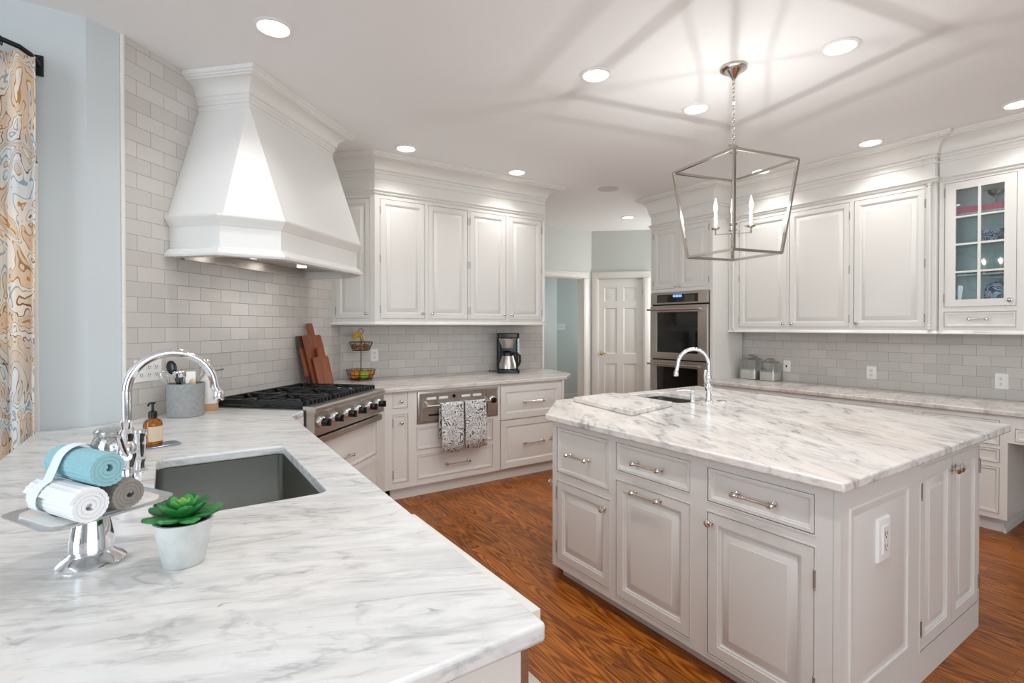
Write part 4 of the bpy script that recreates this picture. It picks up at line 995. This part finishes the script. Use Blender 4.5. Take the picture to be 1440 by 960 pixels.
# outlet plate behind the crock
def plate_thing(label, M, wd=.075, ht=.12, n=1, kind='outlet', name='wall_outlet', cat='outlet'):
    t = bpy.data.objects.new(name, None); COL.objects.link(t); t.matrix_world = M; t.empty_display_size = .05; tag(t, label, cat)
    mb = MB(); mb.panel(-wd/2, wd/2, -ht/2, ht/2, [(0,-.004),(.004,-.008),(.008,-.008)], back=-.0008); mb.build('cover_plate', 'white_plastic', t)
    for i in range(n):
        cx = (i-(n-1)/2)*.046
        if kind == 'outlet':
            for z in (-.02, .02):
                mb = MB(); mb.panel(cx-.016, cx+.016, z-.014, z+.014, [(0,-.009),(.002,-.010)], back=-.007); s = mb.build('socket', 'white_ceramic', t)
                mb = MB(); mb.box(cx-.007,-.0112,z-.002,cx-.005,-.0098,z+.007); mb.box(cx+.005,-.0112,z-.002,cx+.007,-.0098,z+.006); mb.box(cx-.002,-.0112,z-.010,cx+.002,-.0098,z-.006); mb.build('slot', 'black_plastic', s)
        else:
            mb = MB(); mb.panel(cx-.006, cx+.006, -.012, .012, [(0,-.010),(.002,-.016)], back=-.007); mb.build('toggle', 'black_plastic' if kind == 'dark' else 'white_ceramic', t)
    return t
plate_thing('wide white outlet plate on the tile behind the concrete crock', T(*cdp(2.38,0),1.165,PI/4), .17, .12, 3)
plate_thing('white outlet on the back tile behind the fruit basket', T(1.67, 4.88, 1.13, 0))
plate_thing('white outlet on the back tile right of the coffee maker', T(3.33, 4.88, 1.11, 0))
plate_thing('white switch on the right tile next to the glass jars', T(5.36, 2.875, .995, -PI/2), kind='dark', name='wall_switch', cat='switch')
plate_thing('white outlet on the right tile below the third cupboard door', T(5.36, 2.10, .985, -PI/2), .082)
plate_thing('white outlet on the right tile below the glazed cabinet', T(5.36, 1.215, .983, -PI/2), .082, .125)
plate_thing('white double switch on the pale hall wall beyond the opening', T(6.16, 7.55, 1.40, 0), .20, .12, 3, 'switch', name='wall_switch', cat='switch')

# pedestal tray with rolled towels
TD = Vector((.863,.505)); tang = math.atan2(.505,.863)
t = thing('pedestal_tray', 'silver rectangular pedestal tray holding three rolled towels', 'tray', (-.13, 1.385, .9142), tang)
mb = MB(); mb.lathe([(.058,0),(.059,.004),(.050,.013),(.040,.019),(.036,.024),(.036,.027),(.039,.031),(.038,.050),(.033,.078),(.029,.095),(.034,.104)], 32); mb.build('foot', 'chrome', t)
mb = MB(); R = lambda e, z: [(x,y,z) for x,y in rrect(-.106-e,-.088-e,.110+e,.088+e,.032, 5)]
mb.loft([R(-.05,.104), R(-.02,.106), R(.0,.110), R(.010,.116), R(.011,.119), R(.0,.1165), R(-.02,.1145), R(-.022,.114), R(-.05,.1135)]); mb.build('plate', 'tray_metal', t)
mb = MB(); mb.loft([R(-.008,.1150), R(-.008,.1185), R(-.010,.1190)]); mb.build('inlay', 'white_ceramic', t)
ZTOW = .9142+.118
def rolled(name, label, mat, off, zc, r, L, tilt=0, ph=0, push=0):
    """rolled towel lying across the tray; spiral ends"""
    ax = Vector((.505,-.863)); side = TD
    c = Vector((-.13,1.385))+side*off+ax*push
    M = Matrix.Translation((c.x, c.y, zc)) @ Matrix.Rotation(math.atan2(ax.y, ax.x)+tilt, 4, 'Z') @ Matrix.Rotation(PI/2, 4, 'Y')
    turns = 3.6; n = int(turns*64); th = r/(turns+.4); pin = []; pout = []
    for i in range(n+1):
        a = 2*PI*turns*i/n+ph; rr = r*.16+(r-r*.16-th*.42)*i/n
        rib = .0009*math.sin(a*22) if i > n-70 else 0
        pin.append(((rr-th*.38)*math.cos(a), (rr-th*.38)*math.sin(a))); pout.append(((rr+th*.38+rib)*math.cos(a), (rr+th*.38+rib)*math.sin(a)))
    poly = pout+pin[::-1]; mb = MB(); m_ = len(pout)
    loops = []
    for z, k in ((-L/2,.97),(-L/2+.006,1),(L/2-.006,1),(L/2,.97)): loops.append([(x*k,y*k,z) for x,y in poly])
    mb.loft(loops, False, False); N2 = len(poly)
    for z, k, fl in ((-L/2,.97,0),(L/2,.97,1)):
        vs_ = [(x*k,y*k,z) for x,y in poly]; mb.add(vs_, [(i, i+1, N2-2-i, N2-1-i) for i in range(m_-1)])
    # core
    mb.lathe([(r*.14,-L/2+.012),(r*.14,L/2-.012)], 10)
    return tag(mb.build(name, mat, M=M, smooth=.8), label, 'towel', 'rolled towels on the tray')
rt = .036
rolled('rolled_towel', 'white rolled towel, left on the silver tray', 'white_cotton', -.064, ZTOW+rt+.0015, rt, .172, ph=.6, push=.046)
rolled('rolled_towel', 'grey rolled towel, right on the silver tray', 'grey_cotton', .014, ZTOW+.0345, .033, .162, ph=2.0, push=.030)
rolled('rolled_towel', 'teal ribbed rolled towel on top of the other two', 'teal_cotton', -.027, ZTOW+.097, .0355, .172, ph=3.4, push=.034)
mb = MB(); outl = []
for (o_, z_, r_, a0, a1) in ((-.064, ZTOW+rt+.0015, rt+.0022, 200, 110), (-.027, ZTOW+.097, .0377, 150, 30), (.014, ZTOW+.0345, .0352, 60, -80)):
    for k in range(9):
        a = math.radians(a0+(a1-a0)*k/8); outl.append((o_+r_*math.cos(a), z_+r_*math.sin(a)))
outl = outl + [(.01, ZTOW+.0014), (-.07, ZTOW+.0014)]
ax = Vector((.505,-.863)); base = Vector((-.13,1.385))
rows = []
for s_ in (-.016, -.006, .006, .016):
    sc_ = 1.0; rows.append([(base.x+TD.x*o_+ax.x*(s_+.008), base.y+TD.y*o_+ax.y*(s_+.008), z_) for o_, z_ in outl])
mb.loft(rows, False, False); o = mb.build('gauze_ribbon', 'gauze', smooth=1.2); tag(o, 'white gauze ribbon tied around the three rolled towels', 'ribbon')
# succulent
t = thing('potted_succulent', 'small green succulent in a pale cement pot on the peninsula', 'plant', (.030, 1.272, .9142))
mb = MB(); mb.lathe([(.035,0),(.038,.003),(.055,.092),(.050,.092),(.039,.07),(.001,.07)], 34); mb.build('pot', 'pot_cement', t)
mb = MB(); mb.lathe([(.047,.078),(.03,.084),(.001,.086)], 24); mb.build('soil', 'soil', t)
def leaf(L, Wd_, th, az, el, z, mat):
    mb = MB(); loops = []; n = 8
    for i in range(n+1):
        s = i/n; ww = Wd_*(.42+.58*math.sin(PI/2*min(1, s/.6))) if s < .6 else Wd_*math.sqrt(max(0, 1-((s-.6)/.41)**2)); ww = max(ww, .0015); tt = th*(1-.5*s)+.0006
        yb = L*(s**.85); zb = .10*L*s*s
        loops.append([(ww*math.cos(a), yb, zb+tt*math.sin(a)+.18*ww*abs(math.cos(a))) for a in [2*PI*k/10 for k in range(10)]])
    mb.M = Matrix.Translation((0,0,z)) @ Matrix.Rotation(az, 4, 'Z') @ Matrix.Rotation(el, 4, 'X'); mb.loft(loops); mb.build('leaf', mat, t)
for k in range(8): leaf(.074, .019, .006, 2*PI*k/8+.2, math.radians(6+4*(k % 2)), .090, 'succulent_leaf')
for k in range(7): leaf(.058, .017, .006, 2*PI*k/7+.5, math.radians(30), .094, 'succulent_leaf')
for k in range(5): leaf(.046, .0125, .005, 2*PI*k/5+.9, math.radians(50), .096, 'succulent_bud')
for k in range(4): leaf(.036, .010, .004, 2*PI*k/4+.2, math.radians(68), .098, 'succulent_heart')

# ------------------------------------------------------------------ boards by the range
def paddle(name, label, wd, ht, hw, hh, th, c, d, lean, mat, rz=0, edge=False):
    M = T(*cdp(c, d), .9142, PI/4+rz) @ Matrix.Rotation(-lean, 4, 'X')
    pts = [(-wd/2,0),(wd/2,0),(wd/2,ht-.012),(wd/2-.012,ht)]
    pts += [(hw/2+.006,ht),(hw/2,ht+.008),(hw/2,ht+hh-.01),(hw/2-.01,ht+hh),(-hw/2+.01,ht+hh),(-hw/2,ht+hh-.01),(-hw/2,ht+.008),(-hw/2-.006,ht)] if hh else []
    pts += [(-wd/2+.012,ht),(-wd/2,ht-.012)]
    t = bpy.data.objects.new(name, None); COL.objects.link(t); t.matrix_world = M; t.empty_display_size = .05; tag(t, label, 'cutting board', 'wooden boards by the rangetop')
    mb = MB(); mb.loft([[(x,-th,z) for x,z in pts], [(x,0,z) for x,z in pts]]); b = mb.build('board', mat, t, bevel=.003)
    if edge:
        for z_ in (.0, ht-.10):
            mb = MB(); mb.box(-wd/2-.0015,-th-.0015,z_,-wd/2+.045,.0005,z_+.10); mb.build('corner_cap', 'walnut_edge', t)
paddle('cutting_board', 'wide wooden board with dark corner caps, rearmost by the rangetop', .30, .425, 0, 0, .022, 3.835, .125, math.radians(14), 'acacia', edge=True)
paddle('cutting_board', 'tall wooden paddle board with a handle, middle of the leaning three', .25, .43, .075, .10, .02, 3.835, .158, math.radians(14), 'acacia')
paddle('cutting_board', 'small wooden paddle board, frontmost of the leaning three', .215, .25, .06, .075, .018, 3.835, .19, math.radians(13), 'acacia')

# ------------------------------------------------------------------ fruit basket
FBX, FBY = 1.485, 4.70
t = thing('fruit_basket', 'two-tier brown wire fruit stand on the back marble', 'fruit basket', (FBX, FBY, .9142))
def wire_bowl(z, r0, r1, h):
    mb = MB()
    for rr, zz_ in ((r0, z), (r1, z+h), ((r0+r1)/2*1.03, z+h*.5)):
        mb.tube([(rr*math.cos(2*PI*k/28), rr*math.sin(2*PI*k/28), zz_) for k in range(28)], .0028, 6, closed=True)
    for k in range(16):
        a = 2*PI*k/16; mb.tube([(r0*math.cos(a), r0*math.sin(a), z), ((r0+r1)/2*1.03*math.cos(a), (r0+r1)/2*1.03*math.sin(a), z+h*.5), (r1*math.cos(a), r1*math.sin(a), z+h)], .0020, 5)
    for k in range(6):
        a = PI*k/6; mb.tube([(r0*math.cos(a), r0*math.sin(a), z), (-r0*math.cos(a), -r0*math.sin(a), z)], .0018, 5)
    mb.build('wire_bowl', 'wire_brown', t)
wire_bowl(.012, .10, .130, .085); wire_bowl(.275, .072, .104, .075)
mb = MB(); mb.tube([(0,0,.012),(0,0,.43)], .004, 8); mb.tube([(.022*math.cos(a), 0, .45+.022*math.sin(a)) for a in [2*PI*k/14 for k in range(14)]], .003, 6, closed=True)
for k in range(3):
    a = 2*PI*k/3; mb.sphere((.09*math.cos(a), .09*math.sin(a), .006), .006, 8)
mb.build('post', 'wire_brown', t)
def fruit(name, label, mat, x, y, z, r, cat, sc=(1,1,.95), group=None):
    f = thing(name, label, cat, (FBX+x, FBY+y, .9142+z), 0, group); mb = MB(); mb.sphere((0,0,0), r, 18, sc); mb.build('flesh', mat, f)
    mb = MB(); mb.tube([(0,0,r*sc[2]-.002),(.002,0,r*sc[2]+.010)], .0018, 6); mb.build('stem', 'stem_green', f)
fruit('orange', 'leftmost orange in the lower wire tier', 'orange_peel', -.068, -.03, .058, .042, 'orange', group='oranges in the basket')
fruit('orange', 'orange at the right in the lower wire tier', 'orange_peel', .072, -.012, .058, .041, 'orange', group='oranges in the basket')
fruit('orange', 'orange behind the green apple in the lower wire tier', 'orange_peel', -.01, .07, .058, .041, 'orange', group='oranges in the basket')
fruit('apple', 'green apple at the front of the lower wire tier', 'green_apple_skin', .006, -.062, .056, .043, 'apple', (1,1,.9))
for k, (x, y, lb) in enumerate(((-.055,.02,'leftmost brown onion in the upper wire tier'), (.04,-.04,'front right brown onion in the upper wire tier'), (.05,.04,'rear right brown onion in the upper wire tier'), (-.02,-.052,'front brown onion in the upper wire tier'))):
    fruit('onion', lb, 'onion_skin', x, y, .308, .030, 'onion', (1,1,.85), 'onions in the upper tier')
for k, (aoff, zoff, lb) in enumerate(((0, 0, 'spotted yellow banana leaning lowest on the upper tier'), (.5, .022, 'spotted yellow banana lying on top of the upper tier'))):
    bn = thing('banana', lb, 'banana', (FBX-.035, FBY-.02, .9142+.375+zoff), aoff+.3, 'bananas on the upper tier')
    pts = [(-.055*math.cos(a)*1.0, 0, .055*math.sin(a)-.02) for a in [PI*(.08+.84*i/12) for i in range(13)]]
    rs_ = [.006]+[.012+.006*math.sin(PI*i/10) for i in range(11)]+[.005]
    mb = MB(); mb.tube([(x*.9, .01*k, z+.012*math.sin(i)) for i, (x, y, z) in enumerate(pts)] if False else pts, rs_, 10); mb.build('fruit', 'banana_skin', bn)
    mb = MB(); mb.tube([pts[-1], (pts[-1][0]+.004, 0, pts[-1][2]-.014)], .004, 8); mb.build('tip', 'soil', bn)

# ------------------------------------------------------------------ coffee maker
t = thing('coffee_maker', 'black drip coffee maker with steel carafe on the back marble', 'coffee maker', (3.06, 4.65, .9142), math.radians(-30)); t.scale = (1.18, 1.18, 1.03)
mb = MB(); mb.prism(rrect(-.10,-.13,.10,.11,.03), 0, .035); mb.build('base', 'black_plastic', t, bevel=.004)
mb = MB(); mb.prism(rrect(-.10,.02,.10,.11,.025), .03, .36); mb.build('tower', 'black_plastic', t, bevel=.004)
mb = MB(); mb.prism(rrect(-.10,-.12,.10,.11,.03), .36, .41); mb.box(-.03,-.125,.352,.03,-.10,.372); mb.build('lid', 'black_plastic', t, bevel=.006)
mb = MB(); mb.lathe([(.05,.255),(.054,.262),(.082,.355),(.080,.36)], 28, (-.005,-.04,0)); mb.build('brew_basket', 'stainless', t)
mb = MB(); mb.box(.085,-.02,.20,.103,.09,.35); mb.build('water_tank', 'jar_glass', t)
cf = MB(); cf.lathe([(.072,.037),(.078,.045),(.074,.09),(.052,.17),(.050,.178)], 30, (-.005,-.045,0)); ca = cf.build('carafe', 'stainless', t)
mb = MB(); mb.lathe([(.054,.178),(.056,.19),(.05,.21),(.02,.225),(.001,.226)], 24, (-.005,-.045,0)); mb.build('carafe_lid', 'black_plastic', ca)
mb = MB(); mb.tube([(.04,-.075,.20),(.075,-.115,.205),(.098,-.135,.18),(.10,-.135,.12),(.085,-.118,.075)], [.010,.012,.012,.011,.009], 10); mb.build('carafe_handle', 'black_plastic', ca)
mb = MB(); mb.tube([(-.06,.10,.01),(-.13,.07,.006),(-.17,.11,.006),(-.15,.17,.01)], .004, 8); mb.build('cord', 'black_plastic', t)

# glass canisters on the right counter
def canister(label, x, y, s, fill):
    t = thing('glass_canister', label, 'jar', (x, y, .8422), -PI/2, 'square glass canisters')
    R = lambda e, z: [(px, py, z) for px, py in rrect(-e, -e, e, e, .016)]
    mb = MB(); k = s
    mb.loft([R(.072*k,0), R(.080*k,.006), R(.082*k,.16*k), R(.074*k,.185*k), R(.052*k,.20*k), R(.050*k,.205*k)], True, False); mb.build('body', 'jar_glass', t)
    mb = MB(); mb.loft([R(.074*k,.004), R(.076*k,.008), R(.076*k,fill)]); mb.build('filling', 'flour', t)
    mb = MB(); mb.lathe([(.054*k,.206*k),(.056*k,.212*k),(.045*k,.226*k),(.02*k,.235*k),(.010*k,.238*k)], 22); mb.tube([(.016*math.cos(a),0,.246*k+.016*math.sin(a)) for a in [2*PI*i/14 for i in range(14)]], .0035, 6, closed=True); mb.build('lid', 'nickel', t)
canister('taller square glass canister, left of the pair by the oven cabinet', 5.255, 3.20, 1.12, .10)
canister('shorter square glass canister with more filling, right of the pair', 5.245, 2.985, 1.0, .09)

# ------------------------------------------------------------------ curtain and rod
t = thing('curtain_rod', 'black metal curtain rod with a curved return bracket on the left wall', 'curtain rod', (-.485, 3.26, 2.625))
pts = [(-.0,-.012,-.0),(-.004,-.045,.004),(-.018,-.085,.014),(-.05,-.115,.026),(-.10,-.13,.035),(-.2,-.135,.038),(-1.6,-.135,.038)]
mb = MB(); mb.tube(pts, .011, 12); mb.build('rod', 'black_metal', t)
mb = MB(); mb.box(-.016,-.014,-.048,.016,-.001,.048); mb.lathe([(.007,.014),(.007,.02)], 10, (0,0,.034), 'y'); mb.lathe([(.007,.014),(.007,.02)], 10, (0,0,-.034), 'y'); mb.build('bracket', 'black_metal', t, bevel=.004)
for k in range(7):
    xx = -.10-.075*k-.005; mb = MB(); mb.tube([(xx, -.133+.019*math.cos(a), .028+.019*math.sin(a)) for a in [2*PI*i/16 for i in range(16)]], .0022, 6, closed=True); mb.build('ring', 'black_metal', t)
mb = MB(); nx = 90; rows = []
for z in (.04, .3, .7, 1.1, 1.5, 1.9, 2.3, 2.5, 2.615):
    row = []
    for i in range(nx+1):
        s = i/nx; x = -.985+.50*s; amp = .030*(1-.35*(z/2.615))
        row.append((x+.006*math.sin(z*2.1+s*9), 3.125+amp*math.sin(s*2*PI*6.5+.25*math.sin(z*1.7)), z))
    rows.append(row)
mb.loft(rows, False, False, closed=False); o = mb.build('curtain', 'paisley_drape', smooth=1.5)
sd = o.modifiers.new('thick', 'SOLIDIFY'); sd.thickness = .003
tag(o, 'cream curtain printed with ochre and blue paisley at the left edge', 'curtain')
